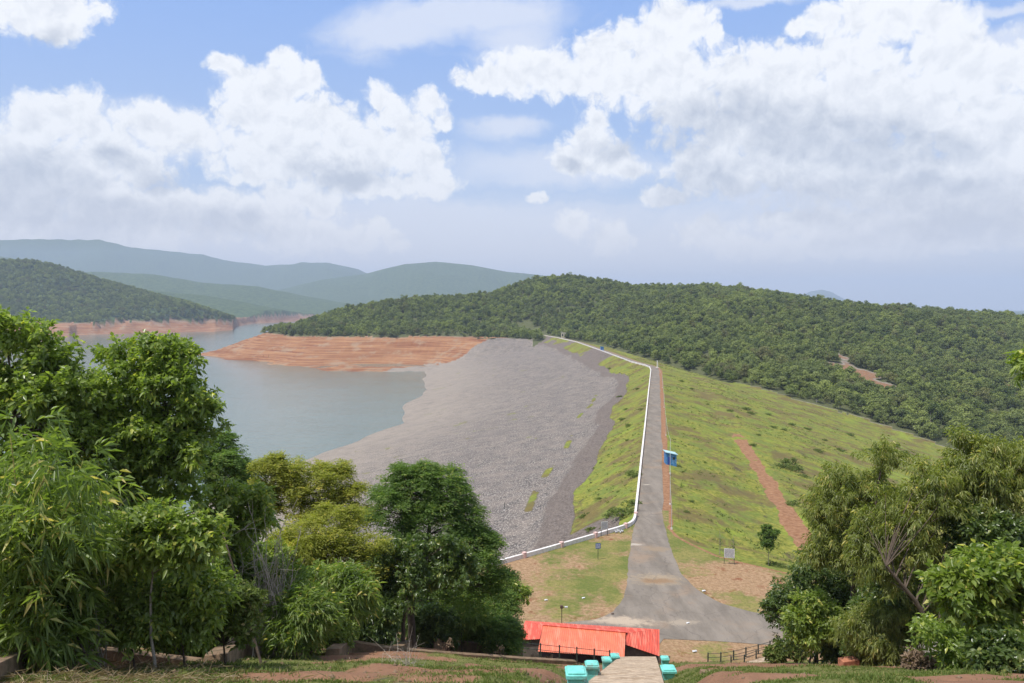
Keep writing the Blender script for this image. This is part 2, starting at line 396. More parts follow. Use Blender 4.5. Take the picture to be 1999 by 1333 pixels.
RIDGES = [  # outline in photo pixels, distance, front depth
 ([(-600,500),(-200,503),(-60,506),(0,512),(60,511),(110,520),(200,549),(300,577),(380,598),(420,612),(470,628)], 2550, 480, -5),
 ([(250,590),(300,567),(400,576),(480,590),(540,602),(600,612)], 3900, 500, -5),
 ([(60,556),(100,545),(180,530),(300,535),(400,552),(500,558),(600,578),(680,592),(780,602)], 5200, 900, 0),
 ([(-600,500),(-200,482),(0,470),(60,467),(200,468),(260,483),(400,497),(440,508),(520,518),(640,513),(700,525),(715,532),(760,545),(900,585)], 10500, 2200, 0),
 ([(-700,520),(-200,500),(-60,494),(0,499),(30,505),(90,525),(180,560)], 6200, 1200, 0),
 ([(450,592),(560,562),(620,548),(720,533),(790,515),(850,511),(920,517),(990,530),(1060,537),(1120,560),(1300,602)], 7600, 1500, 0),
 ([(1540,602),(1560,579),(1580,569),(1605,565),(1625,571),(1650,585),(1680,600)], 15500, 900, -20)]
SH = np.array([(-1500,700),(-400,1300),(-60,1600),(20,1690),(80,1760),(135,1800),(150,1936),(300,2060),(420,2230),(455,2380),(462,2900),(500,3350),(560,3750),(610,4100),(760,4400),(1000,3500),(1200,2200),(4000,2000)], float)
def height(X, Y, full=False):
    r = np.hypot(X, Y); px = 999.5 + F * X / np.maximum(Y, 1.) 
    ins = inside(X, Y, FLAT); dL = seg_dist(X, Y, LEFT); dR = seg_dist(X, Y, RIGHT)
    up = dL < dR
    du = dL + fbm(X, Y, 55, 2, 5) * np.clip(dL / 30, 0, 1) * 5
    zu = np.interp(du, [0, .6, 13, 17.5, 21.5, 24, 160, 280, 400], [-.02, -.12, -6.5, -7.3, -10.2, -10.9, -36.0, -62, -80])
    zu = zu + fbm(X, Y, 80, 2, 9) * np.clip((du - 30) / 60, 0, 1) * 2.6 + fbm(X, Y, 9, 4, 19) * np.clip((du - 18) / 20, 0, 1) * .35 * (1 - sstep(110, 150, du))
    zd = np.interp(dR, [0, .8, 20.5, 26.5, 200, 600], [-.02, -.2, -5.3, -5.6, -54, -160])
    zd = zd + fbm(X, Y, 14, 4, 3) * np.clip(dR / 10, 0, 1) * .55 + fbm(X, Y, 2.5, 3, 33) * np.clip(dR / 6, 0, 1) * .25
    zdam = np.where(ins, -.03, np.where(up, zu, zd))
    zn = nat(X, Y); rough = np.clip((r - 250) / 300, 0, 1)
    zn = zn + fbm(X, Y, 120, 5, 21) * 9 * rough
    # red drawdown banks are cut in small wave-made benches
    bench = zn + 2.6 * np.sin(zn * 2 * np.pi / 2.4) / (2 * np.pi) * 1.2 + fbm(X, Y, 16, 3, 44) * 1.3
    zn = np.where((zn < -2) & (Y > 600) & (X < 60), bench, zn)
    # far shores and hills
    ys = np.interp(px, SH[:, 0], SH[:, 1]) + fbm(X, Y * .4, 150, 4, 61) * 160 
    far = sstep(1350, 1700, Y)
    bank = -40 + np.clip((Y - ys) * .10, -25, 5) + np.clip((Y - ys - 50) * .20, 0, 36) + fbm(X, Y, 90, 4, 71) * 4
    bank = np.minimum(bank, -4 + fbm(X, Y, 200, 3, 77) * 8)
    bank = np.where(px > 1000, -24., bank)
    zf = bank
    for pts, D, fd, base in RIDGES:
        pts = np.array(pts, float); Dd = D * (1 + .0 * px)
        zr = H + (600 - np.interp(px, pts[:, 0], pts[:, 1])) / F * Dd
        edge = sstep(pts[0, 0] - 60, pts[0, 0], px) * (1 - sstep(pts[-1, 0], pts[-1, 0] + 40, px))
        t = (Y - D) / np.where(Y < D, fd, fd * 2.2)
        prof = np.clip(1 - np.abs(t), 0, 1); prof = prof * prof * (3 - 2 * prof) * .55 + prof * .45
        g = fbm(X, Y, fd * .55, 5, int(D)) * (1 - prof ** 3) * prof * 4
        z_ = base + (zr - base) * prof * (1 + .22 * g) * edge
        if D < 5500: z_ = np.minimum(z_, bank + np.maximum(0, (Y - ys - 120) * .45))
        zf = np.maximum(zf, np.where((prof > 0) & (edge > .001), z_, -999))
    zn = zn * (1 - far) + np.where(Y > 1350, np.maximum(zf, -70), 0) * far
    # the hill the photographer stands on
    lf = sstep(3.0, -5.0, X)
    a = .62 + .63 * lf; b = .460 - .040 * lf
    zh = H - a - b * Y
    ph = Y / 3.1 + fbm(X, Y, 14, 2, 81) * .9
    zh = zh + (ph - np.floor(ph) - .5) * .0 + .22 * (sstep(.0, .25, ph - np.floor(ph)) - (ph - np.floor(ph))) * sstep(9, 14, Y)
    zh = zh + fbm(X, Y, 2.0, 4, 83) * .13 + fbm(X, Y, 18, 2, 85) * .25 * sstep(20, 40, Y) - .35 * sstep(38, 60, Y) * (1 - lf)
    xs = 3.9 + .182 * (Y - 25)                       # stairway corridor
    zs = stair_z(Y) - .22
    k = (1 - sstep(1.2, 2.8, np.abs(X - xs))) * (Y > 5)
    zh = zh * (1 - k) + np.minimum(zh, zs) * k
    pad = sstep(69.3, 70.6, Y) * sstep(-5.5, -3.5, X) * (1 - sstep(21, 24, X))
    zh = zh * (1 - pad) + np.minimum(zh, -.03) * pad
    zh = np.where(Y < 3, H - 1.75 - .2 * np.maximum(Y, -20), zh) if np.any(Y < 3) else zh
    z = np.maximum(np.maximum(zdam, zn), zh)
    if full: return z, dict(ins=ins, dL=dL, dR=dR, up=up, du=du, zn=zn, zh=zh, zdam=zdam, px=px, r=r, far=far)
    return z
def stair_z(Y):
    return np.where(Y < 48, H - 1.66 - .432 * Y, H - 1.66 - .432 * 48 - .48 * (Y - 48))
def hz_(x, y): return float(height(np.array([float(x)]), np.array([float(y)]))[0])

# ------------------------------------------------------------------ ground mesh
az_ = np.r_[np.linspace(-75, -37, 40, endpoint=False), np.linspace(-37, 37, 1100), np.linspace(37, 75, 41)[1:]]
rr = np.r_[np.geomspace(1.5, 12, 40, endpoint=False), np.geomspace(12, 84, 260, endpoint=False), 1 / np.linspace(1/84, 1/520, 330, endpoint=False),
           np.geomspace(520, 2000, 280, endpoint=False), np.geomspace(2000, 17500, 210)]
AZ, RR = np.meshgrid(np.radians(az_), rr)
GX, GY = RR * np.sin(AZ), RR * np.cos(AZ)
GZ, Z = height(GX, GY, True)
farpl = RR > 17800
GZ = np.where(farpl, -24, GZ)
damreg = ~Z['ins'] & (Z['zdam'] >= Z['zn'] - .01) & (Z['zdam'] >= Z['zh']) & (GY < 1150) & (GZ > -58)
nz = lambda s, sz, o=4: fbm(GX, GY, sz, o, s)
px_, py_ = proj(GX, np.maximum(GY, 1), GZ)
grass = np.zeros_like(GX); gravel = np.zeros_like(GX); dirt = np.zeros_like(GX); forest = np.zeros_like(GX); red = np.zeros_like(GX); terr = np.zeros_like(GX)
upd = damreg & Z['up']; dnd = damreg & ~Z['up']
du = Z['du']; dR = Z['dR']
# upstream face: grass strip by the crest, bare dark stones where it fails, gravel below
gw = 13 + nz(101, 25) * 3
bare = sstep(.14, .30, nz(103, 34, 3) * np.where((GY < 470) & (GY > 150), .25, 1.) + .22 * np.exp(-((GY - 590) / 70) ** 2) + .5 * np.exp(-((GY - 134) / 7) ** 2) * (du > 3) + .18 * (GY > 800) * (du > 5))
grass = np.where(upd, (1 - sstep(gw - .8, gw + .8, du)) * (1 - bare), grass)
gravel = np.where(upd, 1.0, gravel)
darkst = np.where(upd, (1 - sstep(gw + 3, gw + 9, du)), 0)
strip = np.where(upd, np.exp(-((du - 25 - .02 * (GY - 200)) / 1.2) ** 2) * (GY > 175) * (GY < 420) * sstep(-.12, .1, nz(107, 12, 3)), 0)
grass = np.maximum(grass, strip * .9)
tuft = np.where(upd & (du > 40), sstep(.44, .50, nz(109, 9, 3)), 0); grass = np.maximum(grass, tuft * .5)
grass = np.where(dnd, 1.0, grass)
for c_, w_ in ((np.abs(dR - 23.4) - 1.7, 1),):
    bm = (1 - sstep(-.6, .8, c_ + nz(113, 5, 3) * 1.2)) * sstep(112, 116, GY) * (1 - sstep(240, 262, GY))
    dirt = np.where(dnd, bm * (1 - .75 * sstep(.22, .34, nz(115, 6))), dirt)
flat = Z['ins'] & (GZ < .1)
natr = (~damreg) & (~flat) & (Z['zn'] >= Z['zh'])
lower = (GX < 60 + 0 * GX) & (GY > 560)
lvl = np.where(Z['far'] > .5, -5, -3.5) + nz(117, 60, 3) * 3
isred = natr & ((lower & (Z['px'] < 1040)) ) & (GZ < lvl)
(ax_, ay_), (bx_, by_) = P(765, 724, -35), P(975, 662, -5)
sd_ = ((GX - ax_) * (by_ - ay_) - (GY - ay_) * (bx_ - ax_)) / math.hypot(bx_ - ax_, by_ - ay_) + nz(151, 30) * 14
stonyend = isred & (sd_ > 0) & (Z['far'] < .5) & (GX > -260)
gravel = np.where(stonyend, 1.0, gravel); isred0 = isred; isred = isred & ~stonyend
red = np.where(isred, 1.0, red)
forest = np.where(natr & ~isred0, 1.0, forest)
patch = np.zeros_like(GX)
for (x, y), rad in (((P(1660,640,20)), 26), (P(1628,636,20), 16), (P(1975,728,-14), 14), (P(1895,720,-14), 9), (P(1695,642,20), 18)):
    patch = np.maximum(patch, 1 - sstep(.6, 1.1, np.hypot((GX - x), (GY - y) * .55) / rad + nz(119, 20) * .6))
toe = natr & ~isred0 & (GY < 520) & (GX > 100) & (Z['zdam'] > Z['zn'] - 2.6)
forest = np.where(toe, .0, forest); dirt = np.where(toe, .22, dirt); grass = np.where(toe, .78, grass); gravel = np.where(toe, .3, gravel)
forest *= 1 - patch; dirt = np.maximum(dirt, patch * .56); darkst = np.maximum(darkst, patch * .6); gravel = np.maximum(gravel, patch)
# terrace (flat) and the photographer's hill
hill = (~damreg) & (~flat) & (~natr)
terr = np.where(flat & (GY < 135) | hill, 1.0, 0)
hgreen = np.where(hill, sstep(-.10, .22, nz(121, 2.6) + .45 * nz(123, 9) + .02 + .10 * (GX > 1)), 0)
grass = np.where(hill, hgreen, grass)
tg = .38 + nz(125, 8, 5) * 1.1 + .25 * sstep(96, 115, GY) - .35 * sstep(94, 84, GY) * (GX < 14) - .5 * np.exp(-((GX - 34) / 9) ** 2 - ((GY - 98) / 5) ** 2)
tg = np.maximum(tg, .9 * np.exp(-((GX - 12.5) / 2) ** 2 - ((GY - 95) / 5) ** 2)); tg = np.maximum(tg, .9 * np.exp(-((GX - 30) / 6) ** 2 - ((GY - 91.5) / 1.2) ** 2))
tg = np.maximum(tg, .7 * np.exp(-((GX - 19.5) / 1.2) ** 2) * (GY > 98) * 0)
grass = np.where(flat & (GY < 135), np.clip(tg, 0, 1), grass)
edgeD = np.exp(-((Z['dR'] + .1) / .75) ** 2)
dirt = np.where(flat & (GY >= 135) | (edgeD > .72) & (GY > 84) & (GY < 440) & ~Z['up'], np.maximum(dirt, .9), dirt)
colA = np.stack([gravel, grass, dirt, forest], -1); colB = np.stack([red, terr, darkst, np.clip(du / 200, 0, 1)], -1)
nr, nc = GX.shape
I = np.arange(nr * nc).reshape(nr, nc)
Q = np.stack([I[:-1, :-1], I[:-1, 1:], I[1:, 1:], I[1:, :-1]], -1).reshape(-1, 4)
zone = np.zeros(GX.shape, int); zone[upd & (grass < .5)] = 1; zone[upd & (du < gw)] = 2; zone[dnd] = 3; zone[isred0] = 4; zone[(Z['far'] > .5) & ~isred0] = 5; zone[natr & (Z['far'] <= .5) & ~isred0] = 6
fz = zone[:-1, :-1].ravel()
VV = np.stack([GX, GY, GZ], -1).reshape(-1, 3); CA = colA.reshape(-1, 4); CB = colB.reshape(-1, 4)
def groundmat():
    m, t, b = mat('earth_and_grass')
    co = t.new('ShaderNodeNewGeometry').outputs['Position']
    A = t.new('ShaderNodeAttribute', attribute_name='zone_a'); B = t.new('ShaderNodeAttribute', attribute_name='zone_b')
    sa = t.new('ShaderNodeSeparateColor'); t.l.new(A.outputs['Color'], sa.inputs[0]); sb = t.new('ShaderNodeSeparateColor'); t.l.new(B.outputs['Color'], sb.inputs[0])
    gr, ga, di, fo = sa.outputs[0], sa.outputs[1], sa.outputs[2], A.outputs['Alpha']
    re, te, dk, dd = sb.outputs[0], sb.outputs[1], sb.outputs[2], B.outputs['Alpha']
    fine = t.noise(co, 1.1, 8, .68).outputs[0]; mid = t.noise(co, .16, 6, .62).outputs[0]; big = t.noise(co, .03, 4, .6).outputs[0]; mic = t.noise(co, 5.0, 5, .7).outputs[0]
    def rag(v, lo=.35, hi=.65, a=.55): return t.ramp(t.m('ADD', v, t.m('MULTIPLY', t.m('SUBTRACT', fine, .5), a)), lo, hi)
    # stones
    vo = t.new('ShaderNodeTexVoronoi', feature='F1'); vo.inputs['Scale'].default_value = 2.1; vo.inputs['Detail'].default_value = 2; vo.inputs['Randomness'].default_value = 1
    t.l.new(co, vo.inputs['Vector'])
    sv = t.new('ShaderNodeSeparateColor'); t.l.new(vo.outputs['Color'], sv.inputs[0])
    stone = t.mix(sv.outputs[0], (.20, .168, .145), (.43, .37, .32))
    stone = t.mix(t.ramp(sv.outputs[1], .92, .98), stone, (.52, .47, .42))
    stone = t.mix(t.ramp(vo.outputs['Distance'], .55, .95), stone, (.10, .09, .085))
    stone = t.mix(t.m('MULTIPLY', t.ramp(mid, .35, .7), .5), stone, (.33, .275, .23))
    low = t.ramp(dd, .28, .72)
    stone = t.mix(t.m('MULTIPLY', t.ramp(t.noise(co, .06, 8, .75, dist=.6).outputs[0], .5, .62), .45), stone, (.185, .16, .145))
    stone = t.mix(t.m('MULTIPLY', t.m('MULTIPLY', low, t.ramp(t.noise(co, .09, 6, .7).outputs[0], .3, .6, .45, 1.)), .62), stone, t.mix(fine, (.29, .245, .20), (.41, .35, .29)))
    stone = t.mix(t.m('MULTIPLY', rag(dk), .72), stone, t.mix(sv.outputs[0], (.052, .040, .036), (.18, .145, .125)))
    # grass of the dam: yellow-green, worn through in streaks
    gc = t.mix(t.ramp(fine, .35, .68), (.120, .140, .022), (.285, .265, .055))
    gc = t.mix(t.m('MULTIPLY', t.ramp(mid, .42, .62), .7), gc, t.mix(mic, (.09, .14, .028), (.16, .20, .05)))
    gc = t.mix(t.m('MULTIPLY', t.ramp(t.noise(co, .075, 6, .7).outputs[0], .47, .58), .75), gc, (.135, .092, .046))
    gc = t.mix(t.m('MULTIPLY', t.ramp(t.noise(co, .11, 5, .65, dist=.8).outputs[0], .54, .64), .7), gc, (.20, .25, .035))
    stv = t.vm('MULTIPLY', co, (1.0, .28, 1.0))
    gc = t.mix(t.m('MULTIPLY', t.ramp(t.noise(stv, .42, 6, .72, dist=.5).outputs[0], .57, .68), .8), gc, (.075, .058, .040))
    # terrace grass and bare ground
    tc_ = t.mix(t.ramp(mid, .4, .6), (.14, .155, .04), (.24, .205, .07)); tc_ = t.mix(t.m('MULTIPLY', t.ramp(t.noise(co, 2.4, 5, .75).outputs[0], .4, .65), .6), tc_, (.075, .105, .022))
    bare = t.mix(t.ramp(t.noise(co, 2.0, 6, .8).outputs[0], .38, .64), (.235, .145, .078), (.37, .245, .145))
    bare = t.mix(t.ramp(t.noise(co, .35, 6, .7).outputs[0], .56, .68), bare, (.19, .065, .032))
    hy = t.new('ShaderNodeSeparateXYZ'); t.l.new(co, hy.inputs[0])
    bare = t.mix(t.m('MULTIPLY', t.ramp(hy.outputs[1], 80, 70), .9), bare, t.mix(fine, (.15, .066, .042), (.33, .19, .115)))
    dirtc = t.mix(t.ramp(fine, .3, .7), (.20, .095, .05), (.32, .18, .10))
    rv = t.new('ShaderNodeSeparateXYZ'); t.l.new(co, rv.inputs[0])
    bands = t.noise(t.xyz(t.m('MULTIPLY', rv.outputs[0], .012), t.m('MULTIPLY', rv.outputs[1], .012), t.m('MULTIPLY', rv.outputs[2], .75)), 1.0, 8, .72).outputs[0]
    redc = t.mix(t.ramp(bands, .33, .66), (.17, .065, .034), (.34, .185, .095))
    redc = t.mix(t.m('MULTIPLY', t.ramp(t.noise(co, .05, 6, .65).outputs[0], .5, .66), .55), redc, (.30, .235, .165))
    forc = t.mix(fine, (.045, .060, .025), (.13, .13, .06))
    fdist = t.vm('LENGTH', co)
    canopy = t.mix(t.ramp(t.noise(co, .045, 6, .75).outputs[0], .35, .65), (.035, .06, .025), (.10, .135, .05))
    forc = t.mix(t.ramp(fdist, 1500, 2400), forc, canopy)
    c = stone
    isg = t.m('MULTIPLY', rag(ga), t.m('SUBTRACT', 1.0, te))
    c = t.mix(isg, c, gc)
    c = t.mix(rag(fo), c, forc)
    c = t.mix(re, c, redc)
    tc_ = t.mix(t.m('MULTIPLY', t.ramp(hy.outputs[1], 80, 70), .7), tc_, t.mix(mic, (.07, .10, .025), (.17, .16, .06)))
    tcol = t.mix(rag(ga, .25, .75, 1.3), bare, tc_)
    c = t.mix(te, c, tcol)
    c = t.mix(rag(di, .4, .6, .6), c, dirtc)
    t.put(b.inputs['Base Color'], c); b.inputs['Roughness'].default_value = .95; b.inputs['Specular IOR Level'].default_value = .12
    bp = t.new('ShaderNodeBump'); bp.inputs['Strength'].default_value = .8; bp.inputs['Distance'].default_value = .35
    hstone = t.m('MULTIPLY', vo.outputs['Distance'], t.m('SUBTRACT', 0.0, 1.0))
    hh = t.m('ADD', t.m('MULTIPLY', hstone, t.m('MULTIPLY', gr, t.m('SUBTRACT', 1.0, isg))), t.m('MULTIPLY', fine, .9))
    t.put(bp.inputs['Height'], hh)
    b2 = t.new('ShaderNodeBump'); b2.inputs['Strength'].default_value = .6; t.put(b2.inputs['Distance'], t.m('MULTIPLY', t.m('MULTIPLY', fo, t.ramp(fdist, 1500, 2400)), 14.0))
    t.put(b2.inputs['Height'], t.noise(co, .05, 6, .75).outputs[0]); t.l.new(bp.outputs[0], b2.inputs['Normal'])
    t.l.new(b2.outputs[0], b.inputs['Normal'])
    return m
GM = groundmat()
def zone_obj(name, ks, parent=None, **k):
    q = Q[np.isin(fz, ks)]; u, inv = np.unique(q, return_inverse=True)
    me = npmesh(name, VV[u], inv.reshape(q.shape), {'zone_a': CA[u], 'zone_b': CB[u]}, True)
    return link(name, me, GM, parent, **k)
zone_obj('ground', [0], kind='structure'); zone_obj('shore', [4], kind='structure'); zone_obj('hills', [5], kind='structure'); zone_obj('forest_ground', [6], kind='structure')
dam = empty('dam', (float(L[3][0]), float(L[3][1]), 0), label='long earth dam with grey stone face toward the water and green grass behind', cat='dam')
for n_, k_ in (('stone_face', 1), ('grass_strip', 2), ('grass_slope', 3)):
    o = zone_obj(n_, [k_], dam); o.matrix_parent_inverse = dam.matrix_basis.inverted()

# ------------------------------------------------------------------ water
def water():
    m, t, b = mat('water')
    co = t.new('ShaderNodeNewGeometry').outputs['Position']
    n = t.noise(t.vm('MULTIPLY', co, (1, .5, 1)), .004, 5, .6).outputs[0]
    t.put(b.inputs['Base Color'], t.mix(t.ramp(n, .35, .65), (.105, .140, .118), (.130, .165, .142)))
    b.inputs['Roughness'].default_value = .12; b.inputs['IOR'].default_value = 1.33; b.inputs['Specular IOR Level'].default_value = .5
    bp = t.new('ShaderNodeBump'); bp.inputs['Strength'].default_value = .7; bp.inputs['Distance'].default_value = .55
    t.put(bp.inputs['Height'], t.m('ADD', t.noise(t.vm('MULTIPLY', co, (.45, 1, 1)), .22, 6, .6).outputs[0], t.m('MULTIPLY', t.noise(co, .02, 3, .5).outputs[0], 1.5)))
    t.l.new(bp.outputs[0], b.inputs['Normal']); return m
wp_ = [(-4000,60),(-20,60),(20,200),(45,400),(30,900),(-30,1050),(-120,1180),(-260,1300),(-250,1500),(0,2200),(300,3500),(300,5200),(-9000,5200)]
me = bpy.data.meshes.new('water'); me.from_pydata([(x, y, WZ) for x, y in wp_], [], [tuple(range(len(wp_)))])
link('water', me, water(), kind='structure')

# ------------------------------------------------------------------ road
def asphalt():
    m, t, b = mat('asphalt')
    co = t.new('ShaderNodeNewGeometry').outputs['Position']
    s_ = t.vm('MULTIPLY', co, (1, .25, 1))
    c = t.mix(t.ramp(t.noise(s_, .5, 7, .65).outputs[0], .3, .7), (.160, .135, .108), (.250, .212, .172))
    c = t.mix(t.m('MULTIPLY', t.ramp(t.noise(co, .13, 6, .6).outputs[0], .52, .7), .8), c, (.28, .20, .135))
    c = t.mix(t.m('MULTIPLY', t.ramp(t.noise(co, .30, 8, .72).outputs[0], .66, .73), .8), c, (.48, .38, .27))
    c = t.mix(t.m('MULTIPLY', t.ramp(t.noise(s_, 1.6, 8, .75).outputs[0], .55, .68), .55), c, (.115, .10, .09))
    nn = t.m('MULTIPLY', t.m('SUBTRACT', t.noise(co, 1.1, 6, .7).outputs[0], .5), 2.2)
    for px, py, rx, ry, cc in ((1284,1131,4.0,2.6,(.33,.255,.17)), (1284,1134,2.7,1.2,(.24,.145,.075)), (1282,1072,2.2,1.6,(.27,.20,.13)), (1240,1063,1.5,.7,(.46,.40,.33)), (1210,1214,4.2,1.8,(.48,.38,.28)), (1330,1215,2.5,1.0,(.34,.28,.21)), (1262,946,.8,.5,(.46,.40,.32)), (1175,1222,3.0,1.2,(.17,.14,.12))):
        X0, Y0 = P(px, py); q = t.vm('LENGTH', t.vm('MULTIPLY_ADD', co, (1/rx, 1/ry, 0), (-X0/rx, -Y0/ry, 0)))
        c = t.mix(t.m('MULTIPLY', t.ramp(t.m('ADD', q, nn), .35, 1.15, 1, 0), .85), c, cc)
    vr = t.new('ShaderNodeTexVoronoi', feature='DISTANCE_TO_EDGE'); vr.inputs['Scale'].default_value = .16; vr.inputs['Randomness'].default_value = 1
    wq = t.vm('MULTIPLY_ADD', t.noise(co, .5, 4).outputs['Color'], (2.5, 2.5, 0), co); t.l.new(wq, vr.inputs['Vector'])
    c = t.mix(t.m('MULTIPLY', t.ramp(vr.outputs['Distance'], .0, .012, 1, 0), .45), c, (.09, .075, .065))
    c = t.mix(t.m('MULTIPLY', t.noise(co, 9, 3, .7).outputs[0], .3), c, (.10, .09, .085))
    t.put(b.inputs['Base Color'], c); b.inputs['Roughness'].default_value = .9; b.inputs['Specular IOR Level'].default_value = .2
    return m
MA = asphalt()
def ribbon(name, left, right, z, m, thick=.06, **k):
    n = len(left); v = []; f = []
    for a, c in zip(left, right): v += [(a[0], a[1], z), (c[0], c[1], z), (a[0], a[1], z - thick), (c[0], c[1], z - thick)]
    for i in range(n - 1):
        a = i * 4; b_ = a + 4; f += [(a, a+1, b_+1, b_), (a, b_, b_+2, a+2), (a+1, a+3, b_+3, b_+1)]
    me = bpy.data.meshes.new(name); me.from_pydata(v, [], f); return link(name, me, m, **k)
Ls = resample(L, 8); rg = np.random.default_rng(3)
le = offset(Ls, .25); re_ = offset(Ls, 4.75); re_[:, 0] += rg.normal(0, .10, len(re_))
wide_l = [P(1240,1015), P(1232,1060), P(1226,1100), P(1224,1140), P(1216,1170), P(1196,1195), P(1170,1208), P(1120,1214), (-3, 84), (-12, 82)]
wide_r = [P(1295,1015), P(1302,1045), P(1313,1080), P(1330,1120), P(1360,1150), P(1400,1175), P(1470,1195), P(1560,1206), (60, 86), (100, 80)]
near = [P(1560,1258), P(1400,1252), P(1300,1248)]
la = resample(np.array(wide_l), 1.2)[:]; ra = resample(np.array(wide_r), 1.2)
poly = [tuple(p) for p in re_[1:][::-1]] + [tuple(p) for p in ra] + [(100, 70), (40, 79), P(1500,1259), P(1400,1251), P(1296,1247), (12, 73.5), (-12, 76)] + [tuple(p) for p in la[::-1]] + [tuple(p) for p in le[1:]]
rj = np.random.default_rng(5)
me = bpy.data.meshes.new('road')
nv = len(poly); poly = [(x + rj.normal(0, .05), y + rj.normal(0, .05)) for x, y in poly]
me.from_pydata([(x, y, .012) for x, y in poly] + [(x, y, -.08) for x, y in poly], [], [tuple(range(nv))] + [(i, i + nv, (i + 1) % nv + nv, (i + 1) % nv) for i in range(nv)])
link('road', me, MA, kind='structure')

# ------------------------------------------------------------------ parapet wall
par_line = resample(np.vstack([PAR[2:], L[:-1]]), 1.5)
t_ = par_line.copy()
for _ in range(2): t_[1:-1] = (t_[:-2] + t_[1:-1] * 2 + t_[2:]) / 4
par_line = t_
mb = MB(); wl = offset(par_line, -.30); wr = offset(par_line, .10)
v = []; f = []
for a, c in zip(wl, wr): v += [(a[0], a[1], -.7), (a[0], a[1], .58), (c[0], c[1], .58), (c[0], c[1], -.1)]
for i in range(len(wl) - 1):
    a = i * 4; f += [(a + j, a + j + 1, a + j + 5, a + j + 4) for j in range(3)]
f += [(0, 1, 2, 3), (len(v) - 4, len(v) - 1, len(v) - 2, len(v) - 3)]
pw = empty('parapet_wall', (float(par_line[0][0]), float(par_line[0][1]), 0), label='low white painted parapet wall curving along the water side of the dam road', cat='wall')
pinv = pw.matrix_basis.inverted()
def under(o, par): o.parent = par; bpy.context.view_layer.update(); o.matrix_parent_inverse = par.matrix_world.inverted(); return o
mb.poly(v, f); under(mb.build('wall_body', M['white']), pw)
s_acc = 0; k = 0
for p, q_ in zip(par_line[:-1], par_line[1:]):
    s_acc += float(np.hypot(*(q_ - p)))
    if s_acc > 7 and p[1] < 136:
        s_acc = 0; k += 1; a = math.atan2(q_[1] - p[1], q_[0] - p[0])
        m_ = MB().box(p[0], p[1], .32, .46, .5, .84, a).box(p[0], p[1], .76, .54, .58, .08, a)
        under(m_.build('post', M['pink']), pw)

# ------------------------------------------------------------------ foliage tools
def unit(v): return v / (np.linalg.norm(v, axis=-1, keepdims=True) + 1e-9)
def leaves(Pn, A, Ln, Wd, g, droop=.25, fold=.18, nref=None):
    n = len(Pn); A = unit(A); nref = np.array([0, 0, 1.]) if nref is None else nref; S = unit(np.cross(A, unit(g.normal(0, .42, (n, 3)) + nref))); N = np.cross(S, A)
    Ln = np.asarray(Ln) * np.ones(n); Wd = np.asarray(Wd) * np.ones(n)
    base = Pn; tip = Pn + A * Ln[:, None] - np.array([0, 0, 1.]) * (Ln * droop)[:, None]
    mid_ = Pn + A * (Ln * .45)[:, None] - np.array([0, 0, 1.]) * (Ln * droop * .15)[:, None]
    l_ = mid_ + S * (Wd / 2)[:, None] + N * (Wd * fold)[:, None]; r_ = mid_ - S * (Wd / 2)[:, None] + N * (Wd * fold)[:, None]
    V = np.stack([base, l_, tip, r_], 1).reshape(-1, 3); i = np.arange(n)[:, None] * 4
    T = np.concatenate([i + np.array([[0, 1, 2]]), i + np.array([[0, 2, 3]])], 0)
    return V, T
KIND = {  # leaf length, width, leaves per spray, spray radius, droop, style
 'broad': (.20, .085, 15, .22, .5, 'ros'), 'young': (.24, .09, 12, .24, .5, 'ros'), 'feather': (.13, .035, 44, .36, .5, 'frond'), 'yellow': (.12, .04, 44, .36, .3, 'frond'),
 'dark': (.17, .07, 14, .22, .5, 'ros'), 'bamboo': (.30, .042, 13, .30, .8, 'ros'), 'willow': (.19, .036, 24, .30, 1.3, 'ros'), 'weed': (.12, .045, 12, .15, .2, 'ros')}
def sprays(acc, pts, out, kind, g, s=1.0, nmul=1.0):
    ln, wd, n, rad, droop, style = KIND[kind]; ln *= s * 1.15; wd *= s * 1.3; n = max(3, int(n * nmul))
    m = len(pts); out = unit(out + g.normal(0, .35, (m, 3)))
    if style == 'ros':
        t = g.random((m, n)) ** .8; base = pts[:, None] + out[:, None] * (t * rad * 1.5)[..., None] + g.normal(0, rad * .22, (m, n, 3))
        side = unit(g.normal(0, 1, (m, n, 3))); dirs = out[:, None] * .65 + side * .85
        if kind == 'willow': dirs = out[:, None] * .4 + side * .7 + np.array([0, 0, -.42])
        Pn = base.reshape(-1, 3); A = dirs.reshape(-1, 3)
    else:                           # fronds: flat arching sprays of leaflets
        k = 5; q = max(3, n // k); fd = unit(out[:, None] * .7 + unit(g.normal(0, 1, (m, k, 3))) * np.array([1, 1, .35]))
        sd = unit(np.cross(fd, np.array([0, 0, 1.]))); tt = (np.arange(q) + .5) / q
        base = pts[:, None, None] + fd[:, :, None] * (tt * rad * 1.6)[None, None, :, None] - np.array([0, 0, 1.]) * (tt ** 2 * rad * .5)[None, None, :, None]
        sg = np.where(np.arange(q) % 2 == 0, 1, -1)[None, None, :, None]
        dirs = sd[:, :, None] * sg + fd[:, :, None] * .5 + g.normal(0, .18, (m, k, q, 3))
        Pn = (base + 0 * dirs).reshape(-1, 3) + g.normal(0, .012, (m * k * q, 3)); A = dirs.reshape(-1, 3)
    nn = len(Pn); L_ = ln * g.uniform(.6, 1.2, nn); V, T = leaves(Pn, A, L_, wd * g.uniform(.75, 1.2, nn), g, droop * .5, .18, np.repeat(out, nn // m, 0) * .8 + np.array([0, 0, .45]))
    rs = np.repeat(g.random(m), nn // m); rv = np.clip(.7 * g.random(nn) + .45 * rs - .05, 0, 1)
    acc.add(V, T, np.repeat(rv, 4))
